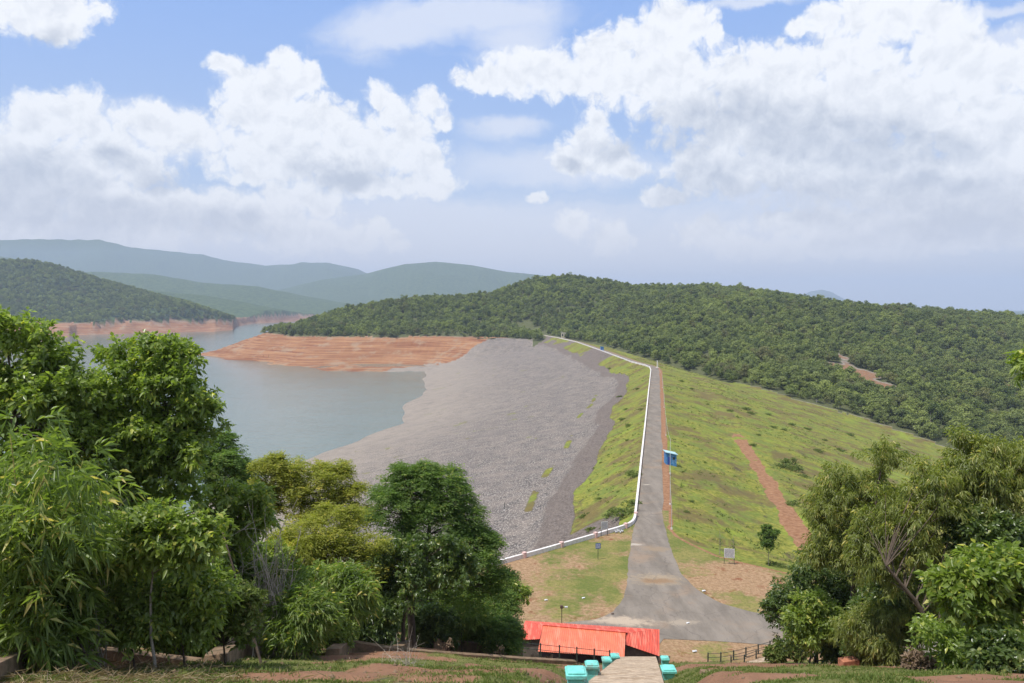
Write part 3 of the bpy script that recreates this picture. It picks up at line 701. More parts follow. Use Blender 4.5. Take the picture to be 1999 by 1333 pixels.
def bez(a, b, g, sag=.12, n=6):
    a, b = np.asarray(a, float), np.asarray(b, float); t = np.linspace(0, 1, n)[:, None]; d = np.linalg.norm(b - a)
    c = (a + b) / 2 + np.array([0, 0, sag * d]) + g.normal(0, .07 * d, 3)
    return (1 - t) ** 2 * a + 2 * t * (1 - t) * c + t ** 2 * b
def make_tree(name, trunk, r0, clumps, kind, leaf, bark, seed, label, cat='tree', group=None, dens=1.0, s=1.0, bare=(), sub=1.0, tname='trunk'):
    """trunk: list of 3-D points; clumps: list of (centre, rx, rz)"""
    g = np.random.default_rng(seed); base = np.array(trunk[0], float); root = empty(name, tuple(base), label=label, cat=cat, group=group)
    W = Acc(); tr = resample(np.array([list(p) for p in trunk], float), .5); tr[1:-1] += g.normal(0, r0 * .25, tr[1:-1].shape)
    V, T = tube_np(tr - base, np.linspace(r0, r0 * .35, len(tr)), 8); W.add(V, T); A = Acc(); rad = KIND[kind][3] * s
    sat = []
    for c, rx, rz in clumps:
        for q_ in range(2):
            d_ = unit(g.normal(0, 1, 3) + np.array([0, 0, .5])); sat.append((Vector(np.array(c) + d_ * g.uniform(.95, 1.3) * np.array([rx, rx, rz])), rx * .38, rz * .38))
        d_ = unit(g.normal(0, 1, 3) + np.array([0, 0, .6])); sat.append((Vector(np.array(c) + d_ * g.uniform(1.25, 1.55) * np.array([rx, rx, rz])), rx * .2, rz * .2))
    for c, rx, rz in list(clumps) + (sat if len(clumps) > 5 else []):
        c = np.array(c, float); low = tr[tr[:, 2] < c[2] - rz * .2]; low = low if len(low) else tr[:1]
        st_ = low[np.argmin(np.linalg.norm(low - c, axis=1) + (c[2] - low[:, 2]) * .1)]
        ln = np.linalg.norm(c - st_); br = max(.012, r0 * .24 * min(1, ln / 3 + .2) * min(1, rx / .6 + .25))
        V, T = tube_np(bez(st_, c, g) - base, np.linspace(br, br * .4, 6), 6); W.add(V, T)
        rx *= .90; rz *= .90; nsub = max(4, int(9.5 * sub * (rx / .9) ** 1.5)); dirs = unit(g.normal(0, 1, (nsub, 3)) + np.array([0, 0, .45]))
        rads = g.uniform(.40, 1.32, nsub)[:, None]; cc = c + dirs * rads * np.array([rx, rx, rz])
        for q in cc[: max(3, nsub * 2 // 3)]:
            V, T = tube_np(bez(c, q, g, .05, 4) - base, np.linspace(br * .4, br * .15, 4), 4); W.add(V, T)
        sr = .30 * (rx * rx * rz) ** (1 / 3) + .12; sr = sr * g.uniform(.8, 1.2)
        nsp = max(5, int(dens * 15 * (sr / rad) ** 2 * .36 * g.uniform(.5, 1.4)))
        dd = unit(g.normal(0, 1, (nsub, nsp, 3)) + np.array([0, 0, .35])); pp = cc[:, None] + dd * (sr * g.uniform(.35, 1.1, (nsub, nsp, 1))) * np.array([1.15, 1.15, .75])
        outd = unit(dd + .35 * dirs[:, None] + np.array([0, 0, .15]))
        sprays(A, pp.reshape(-1, 3) - base, outd.reshape(-1, 3), kind, g, s)
    for a, b, r in bare:
        V, T = tube_np(bez(a, b, g, .05) - base, np.linspace(r, r * .4, 6), 5); W.add(V, T)
    link(tname, W.mesh(tname), M[bark], root); link('crown', A.mesh('crown'), M[leaf], root)
    return root
def gp(px, Y, dz=0.):                 # point on the ground under photo column px at distance Y
    x = (px - 999.5) / F * Y; return (x, Y, hz_(x, Y) + dz)
def ck(lst, D):                       # clumps given by photo pixels at distance D
    o = []
    for c in lst:
        px, py, r = c[:3]; dy = c[3] if len(c) > 3 else 0.; ry = c[4] if len(c) > 4 else .8
        o.append((At(px, py, D + dy), r / F * (D + dy), r / F * (D + dy) * ry))
    return o

# ------------------------------------------------------------------ forest trees (prototypes, individuals, mass)
def forest_proto(k):
    g = np.random.default_rng(900 + k); A = Acc(); W = Acc(); hgt = g.uniform(.85, 1.1); nl = int(g.integers(11, 18)); el_ = g.uniform(.75, 1.25)
    for j in range(nl):
        a = g.uniform(0, 6.28); rr_ = g.uniform(.3, 3.5 / el_) if j else 0; c = np.array([math.cos(a) * rr_ * 1.15, math.sin(a) * rr_ * .9, (g.uniform(3.0, 7.4) * hgt - rr_ * .45) * el_]); lr = g.uniform(.75, 1.75)
        n = 62; d = unit(g.normal(0, 1, (n, 3)) + np.array([0, 0, .35])); p = c + d * lr * g.uniform(.5, 1.2, (n, 1)) * np.array([1, 1, .72])
        V, T = leaves(p, unit(np.cross(d, g.normal(0, 1, (n, 3)))) + .25 * d, g.uniform(.5, 1.05, n), g.uniform(.40, .75, n), g, .2, .18, d)
        A.add(V, T, np.repeat(np.clip(.35 * g.random() + .65 * g.random(n), 0, 1), 4))
        V, T = tube_np(bez((0, 0, 1.5), c, g, .05, 4), np.linspace(.12, .04, 4), 4); W.add(V, T)
    V, T = tube_np([(0, 0, -.8), (.1, 0, 1.5), (0, .1, 4.5 * hgt)], [.26, .2, .1], 5); W.add(V, T)
    cm, tm = A.mesh('crown'), W.mesh('trunk'); cm.materials.append(M['forest']); tm.materials.append(M['bark_grey']); return cm, tm
PROTO = [forest_proto(k) for k in range(8)]
def scatter(x0, x1, y0, y1, sp, seed):
    g = np.random.default_rng(seed); xs, ys = np.meshgrid(np.arange(x0, x1, sp), np.arange(y0, y1, sp)); xs = xs + g.uniform(-.48, .48, xs.shape) * sp; ys = ys + g.uniform(-.48, .48, ys.shape) * sp
    return xs.ravel(), ys.ravel(), g
fx, fy, g = scatter(-480, 1080, 290, 1420, 7.0, 41)
fzz, q = height(fx, fy, True); ppx, ppy = proj(fx, fy, fzz + 5)
okk = (ppx > -30) & (ppx < 2060) & (q['zn'] >= q['zdam'] + 1.0) & (q['zn'] >= q['zh'] + 1) & ~q['ins'] & (q['dL'] > 9) & (q['dR'] > 10)
up_side = (fx < 45) & (fy > 560); okk &= np.where(up_side, fzz > -3.6 + fbm(fx, fy, 60, 3, 117) * 3, True)
okk &= ~((fy < 520) & (fx > 100) & (q['zdam'] > q['zn'] - 3.0))
for (x, y), rad in (((P(1660,640,20)), 26), (P(1628,636,20), 16), (P(1975,728,-14), 14), (P(1895,720,-14), 9), (P(1695,642,20), 18)):
    okk &= np.hypot(fx - x, (fy - y) * .55) / rad + fbm(fx, fy, 20, 4, 119) * .6 > .9
RPX = np.array([(540,1215),(640,1260),(820,1300),(950,1310),(1085,1350),(1200,1300),(1400,1200),(1600,1100),(1750,1050),(1999,960)])
okk &= fy < np.interp(ppx, RPX[:, 0], RPX[:, 1]) + 45
okk &= g.random(len(fx)) > .08
fx, fy, fzz, ppx, ppy = fx[okk], fy[okk], fzz[okk], ppx[okk], ppy[okk]
order = np.argsort(fy + np.where((ppx > 1990) | (ppy > 880) | ((ppx > 1780) & (ppy > 850)) | (ppx < 5), 5000, 0))
size = np.clip(.95 + fbm(fx, fy, 45, 3, 55) * .45 + g.normal(0, .26, len(fx)), .5, 1.9); rot = g.uniform(0, 6.28, len(fx)); var = g.integers(0, 8, len(fx))
flat_s = g.uniform(.8, 1.15, len(fx))
forest_group = 'nearest forest trees below the ridge beyond the dam'
for i in order[:290]:
    r_ = empty('forest_tree', (float(fx[i]), float(fy[i]), float(fzz[i] - .3)), float(rot[i]), label='round-crowned tree at the near edge of the forest beyond the dam', cat='tree', group=forest_group)
    r_.scale = (size[i] * 1.12, size[i] * 1.12, size[i] * flat_s[i]); link('trunk', PROTO[var[i]][1], None, r_); link('crown', PROTO[var[i]][0], None, r_)
rest = order[290:]
lx, ly, g2 = scatter(-2300, -150, 1680, 2620, 11.0, 43)
lz, q2 = height(lx, ly, True); lpx, lpy = proj(lx, ly, lz + 5)
ok2 = (lpx > -60) & (lpx < 520) & (lz > -4 + fbm(lx, ly, 60, 3, 117) * 3)
ok2 &= g2.random(len(lx)) > .12
lx, ly, lz = lx[ok2], ly[ok2], lz[ok2]
src = []
for k in range(8):                      # the mass uses the crowns of real trees of the wood as its instances
    cand = [c for c in C.objects if c.name.startswith('crown') and c.data == PROTO[k][0]]
    src.append(cand[0])
def mass(name, X, Y, Zp, S, Rz, Vr, label, grp):
    me = bpy.data.meshes.new(name); me.from_pydata([(float(a), float(b), float(c)) for a, b, c in zip(X, Y, Zp)], [], [])
    for n, arr in (('sc', S), ('rz', Rz)):
        at = me.attributes.new(n, 'FLOAT', 'POINT'); at.data.foreach_set('value', np.asarray(arr, np.float32))
    at = me.attributes.new('vr', 'INT', 'POINT'); at.data.foreach_set('value', np.asarray(Vr, np.int32))
    o = link(name, me, None, label=label, cat='forest', kind='stuff')
    nt = bpy.data.node_groups.new(name, 'GeometryNodeTree'); nt.interface.new_socket('Geometry', in_out='INPUT', socket_type='NodeSocketGeometry'); nt.interface.new_socket('Geometry', in_out='OUTPUT', socket_type='NodeSocketGeometry')
    gi, go = nt.nodes.new('NodeGroupInput'), nt.nodes.new('NodeGroupOutput'); ip = nt.nodes.new('GeometryNodeInstanceOnPoints'); gt = nt.nodes.new('GeometryNodeGeometryToInstance')
    for s_ in src[::-1]:
        oi = nt.nodes.new('GeometryNodeObjectInfo'); oi.transform_space = 'ORIGINAL'; oi.inputs['Object'].default_value = s_; oi.inputs['As Instance'].default_value = True
        nt.links.new(oi.outputs['Geometry'], gt.inputs[0])
    def na(n, typ): a = nt.nodes.new('GeometryNodeInputNamedAttribute'); a.data_type = typ; a.inputs[0].default_value = n; return a.outputs[0]
    nt.links.new(gi.outputs[0], ip.inputs['Points']); nt.links.new(gt.outputs[0], ip.inputs['Instance'])
    ip.inputs['Pick Instance'].default_value = True; nt.links.new(na('vr', 'INT'), ip.inputs['Instance Index'])
    cx = nt.nodes.new('ShaderNodeCombineXYZ'); nt.links.new(na('rz', 'FLOAT'), cx.inputs[2]); nt.links.new(cx.outputs[0], ip.inputs['Rotation'])
    nt.links.new(na('sc', 'FLOAT'), ip.inputs['Scale']); nt.links.new(ip.outputs[0], go.inputs[0])
    md = o.modifiers.new('scatter', 'NODES'); md.node_group = nt; return o
mass('forest', fx[rest], fy[rest], fzz[rest] - .3, size[rest] * 1.08, rot[rest], var[rest], 'dense green forest covering the ridge behind the dam and the red spur', None)
n2 = len(lx); mass('distant_forest', lx, ly, lz - .5, g2.uniform(1.1, 2.0, n2), g2.uniform(0, 6.28, n2), g2.integers(0, 8, n2), 'green forest on the far left hill across the reservoir', None)
print('forest', len(rest), n2)
#PART2
# ------------------------------------------------------------------ red-roofed shed at the foot of the stairs
def corrug(name, col):
    m, t, b = mat(name)
    co = t.new('ShaderNodeTexCoord').outputs['Object']
    n = t.noise(co, .9, 6, .65).outputs[0]
    c = t.mix(t.ramp(n, .3, .7), tuple(x * .86 for x in col), tuple(min(1, x * 1.10) for x in col))
    c = t.mix(t.m('MULTIPLY', t.ramp(t.noise(co, 2.3, 8, .75).outputs[0], .52, .66), .5), c, (.42, .12, .075))
    c = t.mix(t.m('MULTIPLY', t.ramp(t.noise(t.vm('MULTIPLY', co, (1, .12, .12)), 3.2, 5, .6).outputs[0], .5, .62), .4), c, (.80, .30, .20))
    t.put(b.inputs['Base Color'], c); b.inputs['Roughness'].default_value = .45; b.inputs['Specular IOR Level'].default_value = .35
    return m
RED1, RED2 = corrug('red_sheet', (.58, .085, .050)), corrug('faded_red_sheet', (.66, .165, .085))
def sheet(name, a, b, c, d, m, parent, pitch=.22, amp=.022, seams=0, thick=.02):
    """corrugated roof sheet a-b (ridge) c-d (eave, c under b); ribs run ridge to eave"""
    a, b, c, d = map(Vector, (a, b, c, d)); n = max(4, int((b - a).length / pitch) * 4); nr_ = 6
    nn = (b - a).cross(d - a).normalized(); nn = nn if nn.z > 0 else -nn
    V = []; Fc = []
    for j in range(nr_ + 1):
        for i in range(n + 1):
            u, w_ = i / n, j / nr_
            p = (a * (1 - u) + b * u) * (1 - w_) + (d * (1 - u) + c * u) * w_
            V.append(tuple(p + nn * (amp * math.cos(i * math.pi / 2) + (thick if (seams and j > nr_ // 2) else 0))))
    k = n + 1
    for j in range(nr_):
        for i in range(n): Fc.append((j*k+i, j*k+i+1, (j+1)*k+i+1, (j+1)*k+i))
    me = bpy.data.meshes.new(name); me.from_pydata(V, [], Fc); me.materials.append(m)
    o = link(name, me, m); sol = o.modifiers.new('thickness', 'SOLIDIFY'); sol.thickness = .02; under(o, parent); return o
shed = empty('roofed_shed', (9, 78, 0), label='long low shed under a red corrugated sheet roof at the foot of the stairs', cat='shed')
rl, rr_ = At(1026, 1212, 79.5), At(1287, 1229, 77.2)                  # back eave corners
ml, mr = At(1060, 1222, 76.6), At(1224, 1236.5, 75.2)                 # ridge
fl0, fr0 = At(1009, 1250, 75.6), At(1287, 1281, 73.6)                # outer front corners
fl1, fr1 = At(1054, 1247.5, 74.6), At(1218, 1257.5, 74.0)              # inner front corners
cl, cr = At(1050, 1272, 72.2), At(1219, 1283, 71.6)                  # front eave of the middle slope
k1 = Vector((0, 0, .10))
sheet('back_roof', rl, rr_, mr, ml, RED1, shed)
def tri_roof(name, pts, m):
    mb = MB(); v = [Vector(p) for p in pts]; mb.poly(v + [p - Vector((0, 0, .05)) for p in v], [tuple(range(len(v))), tuple(range(2*len(v)-1, len(v)-1, -1))] + [(i, (i+1) % len(v), (i+1) % len(v) + len(v), i + len(v)) for i in range(len(v))])
    return under(mb.build(name, m), shed)
sheet('side_roof', rl, ml, fl1, fl0, RED1, shed, .3, .02)
sheet('side_roof', mr, rr_, fr0, fr1, RED1, shed, .3, .02)
sheet('front_roof', ml + k1, mr + k1 + Vector((-.15, 0, 0)), cr, cl, RED2, shed, .2, .022, 1)
mb = MB(); mb.beam(ml + k1 * 1.6, mr + k1 * 1.6, .34, .07); under(mb.build('ridge_cap', RED1), shed)
mb = MB(); zb = 0.0
for p, q in ((fl0, fl1), (fr1, fr0)):
    mb.poly([(p.x, p.y + .35, zb), (q.x, q.y + .35, zb), (q.x, q.y + .35, q.z - .12), (p.x, p.y + .35, p.z - .12)], [(0, 1, 2, 3)])
mb.poly([(rl.x + .3, rl.y - .3, zb), (rr_.x - .3, rr_.y - .3, zb), (rr_.x - .3, rr_.y - .3, rr_.z - .15), (rl.x + .3, rl.y - .3, rl.z - .15)], [(0, 1, 2, 3)])
mb.poly([(fr0.x - .3, fr0.y + .35, zb), (rr_.x - .3, rr_.y - .3, zb), (rr_.x - .3, rr_.y - .3, rr_.z - .15), (fr0.x - .3, fr0.y + .35, fr0.z - .12)], [(0, 1, 2, 3)])
under(mb.build('wall', M['interior']), shed)
for p in (fl0, fl1, fr1, fr0, cl, cr):
    under(MB().box(p.x + (.15 if p.x < 9 else -.15), p.y + .15, (p.z - .06) / 2, .12, .12, p.z - .06).build('post', M['darkmetal']), shed)
mb = MB()
for z in (.5, .85): mb.beam((fr1.x, fr1.y - .3, z), (fr0.x - .2, fr0.y - .3, z), .05, .05)
under(mb.build('railing', M['greymetal']), shed)

# ------------------------------------------------------------------ stairs and turquoise piers
mb = MB(); n = 0; Y = 15.0
while Y < 69.5:
    xs = 3.9 + .182 * (Y - 25); z = float(stair_z(np.array([Y]))[0]); step = .42 if Y < 48 else .40
    mb.box(xs, Y + step / 2, z - .35, 2.3 * (1 + .0 * Y), step, .7, -.0); Y += step
mb.build('stairway', M['step'], label='worn beige concrete steps running down the hill to the shed', cat='stairs')
def pier(Yc, off, ytop, label, wd=.5, rail=2.2, side=-1):
    xs = 3.9 + .182 * (Yc - 25) + off; z = float(stair_z(np.array([Yc]))[0]); hgt = At(1150, ytop, Yc).z - z - .15; o = empty('stair_pier', (xs, Yc, z - .3), label=label, cat='pier', group='turquoise piers along the stairs')
    under(MB().box(xs, Yc, z - .8 + (hgt + .8) / 2, wd * .7, wd * .7, hgt + .8).build('column', M['teal'], bevel=.015), o)
    under(MB().box(xs, Yc, z + hgt + .055, wd * .92, wd * .92, .11).box(xs, Yc, z + hgt + .13, wd * .76, wd * .76, .04).build('cap', M['teal'], bevel=.02), o)
    a = Vector((xs + .182 * .2, Yc + wd / 2, z + hgt * .86)); b = Vector((xs + .182 * rail, Yc + rail, float(stair_z(np.array([Yc + rail]))[0]) + .25))
    under(MB().beam(a, b, wd * .5, .16).build('coping', M['teal'], bevel=.015), o)
    wv = [(a.x - .1, a.y, a.z - .08), (a.x + .1, a.y, a.z - .08), (b.x + .1, b.y, b.z - .08), (b.x - .1, b.y, b.z - .08), (a.x - .1, a.y, z - .4), (a.x + .1, a.y, z - .4), (b.x + .1, b.y, b.z - .8), (b.x - .1, b.y, b.z - .8)]
    under(MB().poly(wv, [(0,1,2,3),(0,4,5,1),(1,5,6,2),(2,6,7,3),(3,7,4,0)]).build('low_wall', M['teal']), o)
pier(18.2, -1.12, 1306, 'nearest and largest turquoise pier on the left of the stairs, its base cut off below', .55)
pier(26.5, -1.36, 1293, 'turquoise pier second from the viewer left of the stairs with a stained low wall', .52)
pier(38, -1.50, 1284, 'small turquoise pier left of the stairs in grass, third from the viewer', .52)
pier(43.5, -1.32, 1277, 'farthest left turquoise pier at the head of the lower flight', .56)
pier(30, 1.42, 1302, 'nearer turquoise pier on the right side of the stairs beside dry brush', .62, 2.0)
pier(43, 1.55, 1282, 'farther turquoise pier on the right side of the stairs', .5)

# ------------------------------------------------------------------ concrete terrace kerbs on the left of the hill
def kerb(pts, label, wd=.42, ht=.40, name='concrete_kerb'):
    p0 = pts[0]; o = None; mb = MB(); P3 = [Vector(p) for p in pts]
    for a, b in zip(P3[:-1], P3[1:]):
        n_ = max(1, int((b - a).length / 1.5)); last = a
        for i in range(1, n_ + 1):
            c = a.lerp(b, i / n_); c = c + Vector((0, 0, random.uniform(-.02, .02))) if i < n_ else c; mb.beam(last - Vector((0, 0, ht * 1.2)), c - Vector((0, 0, ht * 1.2)), wd, ht * 2.6); last = c
    return mb.build(name, M['concrete'], bevel=.02, label=label, cat='kerb', group='concrete kerbs stepping down the left of the hill')
def gk(px, Y, dz=.18): return gp(px, Y, dz)
kerb([At(-60, 1318, 13.6), At(70, 1256, 19.5)], 'thick concrete kerb sloping up from the lower left corner to the bamboo', .62, .50)
kerb([At(72, 1257, 20.0), At(215, 1270, 21.0), At(330, 1284, 21.6), At(425, 1294, 22.0)], 'long thin concrete kerb along the foot of the leafy bushes at left', .3, .34)
kerb([At(418, 1284, 20.8), At(462, 1248, 26)], 'short wide concrete kerb slab sloping up beside the leaning dark stem', .66, .45)
kerb([At(466, 1249, 26.3), At(520, 1257, 27.5), At(600, 1268, 28.5)], 'thin kerb running right from the short wide slab into the grass', .3, .35)
kerb([At(648, 1271, 26.5), At(674, 1251, 30)], 'small tilted concrete kerb in front of the dark middle undergrowth', .5, .42)
kerb([At(676, 1251, 30.3), At(760, 1265, 31), At(900, 1277, 33), At(1120, 1291, 36)], 'longest thin pale kerb line crossing the grass toward the stairs', .26, .34)
kerb([At(770, 1267, 31), At(792, 1253, 34.5)], 'small slanted kerb stone under the trunk of the dark feathery tree', .5, .42)
kerb([At(857, 1258, 38), At(874, 1250, 41)], 'smallest kerb stone, by a dry stump right of the feathery tree', .6, .5)
kerb([At(876, 1251, 41), At(940, 1257, 42), At(1015, 1270, 44)], 'thin kerb edging the grass below the rounded bushes near the shed', .26, .34)
kerb([At(1366, 1311, 25), At(1450, 1315, 25.5), At(1490, 1318, 26)], 'pale thin kerb in rough grass right of the stairs', .25, .32)
MB().box(*gp(1670, 30, .1), .75, .35, .35, .25, .1).build('brick_block', M['brick'], bevel=.02, label='reddish brick block lying under the dark trees at right', cat='block')
p = Vector(gp(571, 30, .45))
mb = MB().tube([(p.x, p.y, p.z - .55), (p.x + .02, p.y, p.z - .1), (p.x - .03, p.y, p.z + .12)], [.10, .10, .07], 8); mb.build('marker_stone', M['board'], smooth=True, label='small pale marker stone standing in front of the middle undergrowth', cat='stone')
for px, py, D, hh, lb in ((541+329, 1266, 33, .55, 'dark brown shrub stump left of the kerb line in the grass'), (978, 1277, 36, .5, 'brown stump between grass tufts in front of the shed end'),
                     (1134, 1296, 27, .55, 'dry reddish-brown shrub beside the turquoise pier'), (1043, 1274, 38, .4, 'small dark shrub stump below the left end of the shed'), (1072, 1276, 38, .35, 'small dark stump nearest the railing posts of the shed'), (856, 1256, 40, .5, 'thin dry stump at the smallest kerb stone')):
    g_ = np.random.default_rng(px); b_ = np.array(gp(px, D, -.05)); W = Acc(); root = empty('dry_stump', tuple(b_), label=lb, cat='stump', group='dry stumps on the grass')
    for i in range(16):
        e = g_.normal(0, .13, 3) + np.array([0, 0, hh * g_.uniform(.5, 1.3)]); V, T = tube_np(bez(g_.normal(0, .05, 3) * [1, 1, 0], e, g_), np.linspace(.05, .015, 6), 5); W.add(V, T)
    A = Acc(); sprays(A, g_.normal(0, .13, (10, 3)) + [0, 0, hh * .8], g_.normal(0, 1, (10, 3)) + [0, 0, .4], 'weed', g_, .8)
    link('stem', W.mesh('stem'), M['stump'], root); link('dry_leaves', A.mesh('dry_leaves'), M['leaf_brown'], root)

# ------------------------------------------------------------------ signs, posts, huts
def board(px, ytop, ybase, wpx, hpx, label, blue=False, turn=0.):
    x, y = P(px, ybase); s_ = y / F; wd, hg, top = wpx * s_, hpx * s_ , (ybase - ytop) * s_
    o = empty('sign_board', (x, y, 0), turn, label=label, cat='sign'); wd *= 1.05
    link('panel', None, None) if False else None
    MB().box(0, 0, top - hg / 2, wd, .05, hg).build('panel', M['signblue'] if blue else M['board'], o)
    for sx_ in ((0,) if blue else (-1, 1)): MB().box(sx_ * (wd / 2 - .03), .04, top / 2, .07, .05, top).build('leg', M['darkmetal'], o)
    g_ = random.Random(int(px)); mb = MB(); rows = 3 if blue else 8
    for r in range(rows):
        z = top - hg * (r + 1) / (rows + 1); xx = -wd * .42
        while xx < wd * .38:
            l = g_.uniform(.05, .16) * wd; l = min(l, wd * .42 - xx); mb.box(xx + l / 2, -.029, z, l, .008, hg / rows * .38); xx += l + wd * .03
    mb.build('lettering', M['inkwhite'] if blue else M['ink'], o)
board(1180, 1017.5, 1046, 13.5, 16, 'grey-white notice board on two legs against the white parapet', turn=.25)
board(1167.5, 1060, 1092, 9.5, 10, 'small blue sign on a single post in the left terrace grass', True, .1)
board(1423.5, 1070, 1101, 19, 18.5, 'wider grey notice board on dark legs at the grass edge right of the road', turn=-.22)
def hut(px0, px1, ytop, ybase, label, wall, roof, turn=0., depth=2.6, name='hut', sink=0., dr=.35):
    x0, y0 = P(px0, ybase); x1 = (px1 - 999.5) / F * y0; wd = x1 - x0; hg = (ybase - ytop) / F * y0; cx = (x0 + x1) / 2
    o = empty(name, (cx, y0 + depth / 2, 0), turn, label=label, cat='hut')
    zl, zr = hg, hg * .80; d2 = depth / 2; w2 = wd * .43
    v = [(-w2,-d2,-sink),(w2,-d2,-sink),(w2,d2,-sink),(-w2,d2,-sink),(-w2,-d2,zl-.22),(w2,-d2,zr-.12),(w2,d2,zr-.12),(-w2,d2,zl-.22)]
    MB().poly(v, [(0,1,5,4),(1,2,6,5),(2,3,7,6),(3,0,4,7),(4,5,6,7)]).build('wall', wall, o)
    r2 = wd * .52; e = d2 + .3
    v = [(-r2,-e,zl),(r2,-e,zr-.02),(r2,e,zr-.02),(-r2,e,zl)]; v = v + [(a, b, c - .10) for a, b, c in v]
    MB().poly(v, [(0,1,2,3),(7,6,5,4),(0,4,5,1),(1,5,6,2),(2,6,7,3),(3,7,4,0)]).build('roof', roof, o)
    dh = hg * .58
    MB().box(-w2 * .45, -d2 - .02, dh / 2, wd * .24, .05, dh).build('door', M['signblue' if wall is M['blue'] else 'darkmetal'], o)
    MB().box(w2 * .45, -d2 - .02, hg * .48, wd * .20, .04, hg * .18).build('window', M['darkmetal'], o)
    return o
hut(1299, 1325, 881.5, 906.5, 'small blue hut with a pale sloping roof at the right edge of the dam road', M['blue'], M['paleblue'], sink=1.6)
hut(1172, 1179.5, 675.5, 684, 'tiny blue hut behind the parapet near the far bend of the dam', M['blue'], M['blue'], sink=.4)
hut(1095, 1106, 648, 656.5, 'small cream-walled hut at the far end of the dam before the forest', M['cream'], M['cream'], depth=5, sink=2)
def pole(px, ybase, hgt, label, r=.06, lamp=False, m='greymetal', z=0., grp=None, name='post', Yb=None):
    x, y = P(px, ybase, z) if Yb is None else ((px - 999.5) / F * Yb, Yb)
    z = max(z, hz_(x, y)) if Yb is None else z
    o = empty(name, (x, y, z), label=label, cat='post', group=grp)
    MB().tube([(0, 0, -.3), (0, 0, hgt)], [r, r * .8], 8).build('shaft', M[m], o)
    MB().box(0, 0, .1, r * 5, r * 5, .3).build('base', M['white'], o)
    if lamp:
        MB().beam((0, 0, hgt - .1), (.35, 0, hgt + .02), .05, .05).build('arm', M[m], o)
        MB().box(.48, 0, hgt, .34, .2, .12).build('lamp_head', M['board'], o); MB().box(-.02, 0, hgt + .02, .3, .3, .28).build('box', M[m], o)
    return (x, y, z + hgt)
g_ = 'thin grey posts with a wire along the right edge of the dam road'
tops = []
for px, yb, hg, lb in ((1311, 1033, 4.2, 'thin post with a white foot where the road edge meets the terrace path'), (1308, 985, 4.2, 'thin post second along the road edge from the terrace'),
                   (1308, 925, 7.6, 'tall thin post standing just in front of the blue hut'), (1300, 850, 5, 'thin roadside post first beyond the blue hut'), (1296, 795, 5, 'thin roadside post second beyond the blue hut'),
                   (1293, 757, 5, 'thin roadside post third beyond the blue hut')):
    tops.append(pole(px, yb, hg, lb, .05, grp=g_))
tops.append(pole(1283, 717.5, 4.4, 'white post at the bend of the dam road', .28, m='white'))
mb = MB()
for a, b in zip(tops[:-1], tops[1:]):
    a, b = Vector(a), Vector(b); pts = [a.lerp(b, i / 8) - Vector((0, 0, .9 * 4 * (i / 8) * (1 - i / 8))) for i in range(9)]; mb.tube([tuple(p) for p in pts], .022, 4)
mb.build('wire', M['greymetal'], label='thin wire strung between the posts along the road edge', cat='wire')
pole(1096.5, 1237, 3.0, 'rusty lamp post with a small white lamp behind the red shed roof', .05, True, 'stump', name='lamp_post')
x, y = P(984, 997, -20); 
for px, py, hg, lb in ((984.5, 997, 2.0, 'dark rod on a white foot standing on the grey stones'), (930, 1008, 1.3, 'shorter rod on a white foot left on the grey stones')):
    u, w_ = ray(px, py); ts = np.linspace(80, 400, 1200); zz = height(u * ts, ts); hit = np.argmax(H + w_ * ts < zz); Yb = ts[hit]
    pole(px, 0, hg, lb, .07, m='darkmetal', z=float(zz[hit]), Yb=float(Yb), name='gauge_rod')
# fence posts on the old shore of the red spur
k = 0
for px, py in ((392+52,677),(455,674),(468,671),(480,668),(492,665),(503,662),(514,659),(524,657),(531,654)):
    u, w_ = ray(px, py + 4); z0 = -5 - (531 - px) * .16; x, y = P(px, py + 5, z0); z0 = hz_(x, y)
    MB().tube([(x, y, z0 - .5), (x, y, z0 + 3.4)], .16, 5).build('shore_post', M['stump'], label='thin dark post on the far edge of the red spur', cat='post', group='posts on the red spur'); k += 1
# white debris by the parapet and litter
g2_ = np.random.default_rng(4); x, y = P(1199, 1038); mb = MB()
for i in range(16): mb.box(x + g2_.normal(0, .6), y + g2_.normal(0, .35), .12 + .1 * g2_.random(), g2_.uniform(.2, .6), g2_.uniform(.1, .4), g2_.uniform(.1, .3), g2_.uniform(0, 3), g2_.normal(0, .3))
mb.build('rubble_heap', M['rubble'], label='small heap of pale broken concrete at the foot of the parapet', cat='rubble', kind='stuff')
for px, py, s_, lb in ((1356, 1272, .5, 'white scrap of litter in the grass left of the fence posts'), (1196, 1199, .35, 'small dark stone at the left edge of the road junction'), (1066, 1172, .4, 'lone stone on the bare left terrace'),
                     (1374, 1154, .5, 'white litter scrap on the dry ground right of the road'), (1343, 1217, .4, 'pale litter scrap in the middle of the road junction'), (1139, 1168, .4, 'white scrap on the left terrace near the road')):
    x, y = P(px, py); v = [(x + s_ * a, y + s_ * b, .03 + .09 * c) for a, b, c in ((-.5,-.3,0),(.1,-.4,1),(.5,-.1,.3),(.4,.35,1.2),(-.1,.3,.2),(-.45,.2,1))]; v.append((x, y, .16)); 
    MB().poly(v, [(0,1,6),(1,2,6),(2,3,6),(3,4,6),(4,5,6),(5,0,6)]).build('stone' if 'stone' in lb else 'litter', M['stump'] if 'dark' in lb else M['board'], label=lb, cat='stone' if 'stone' in lb else 'litter')
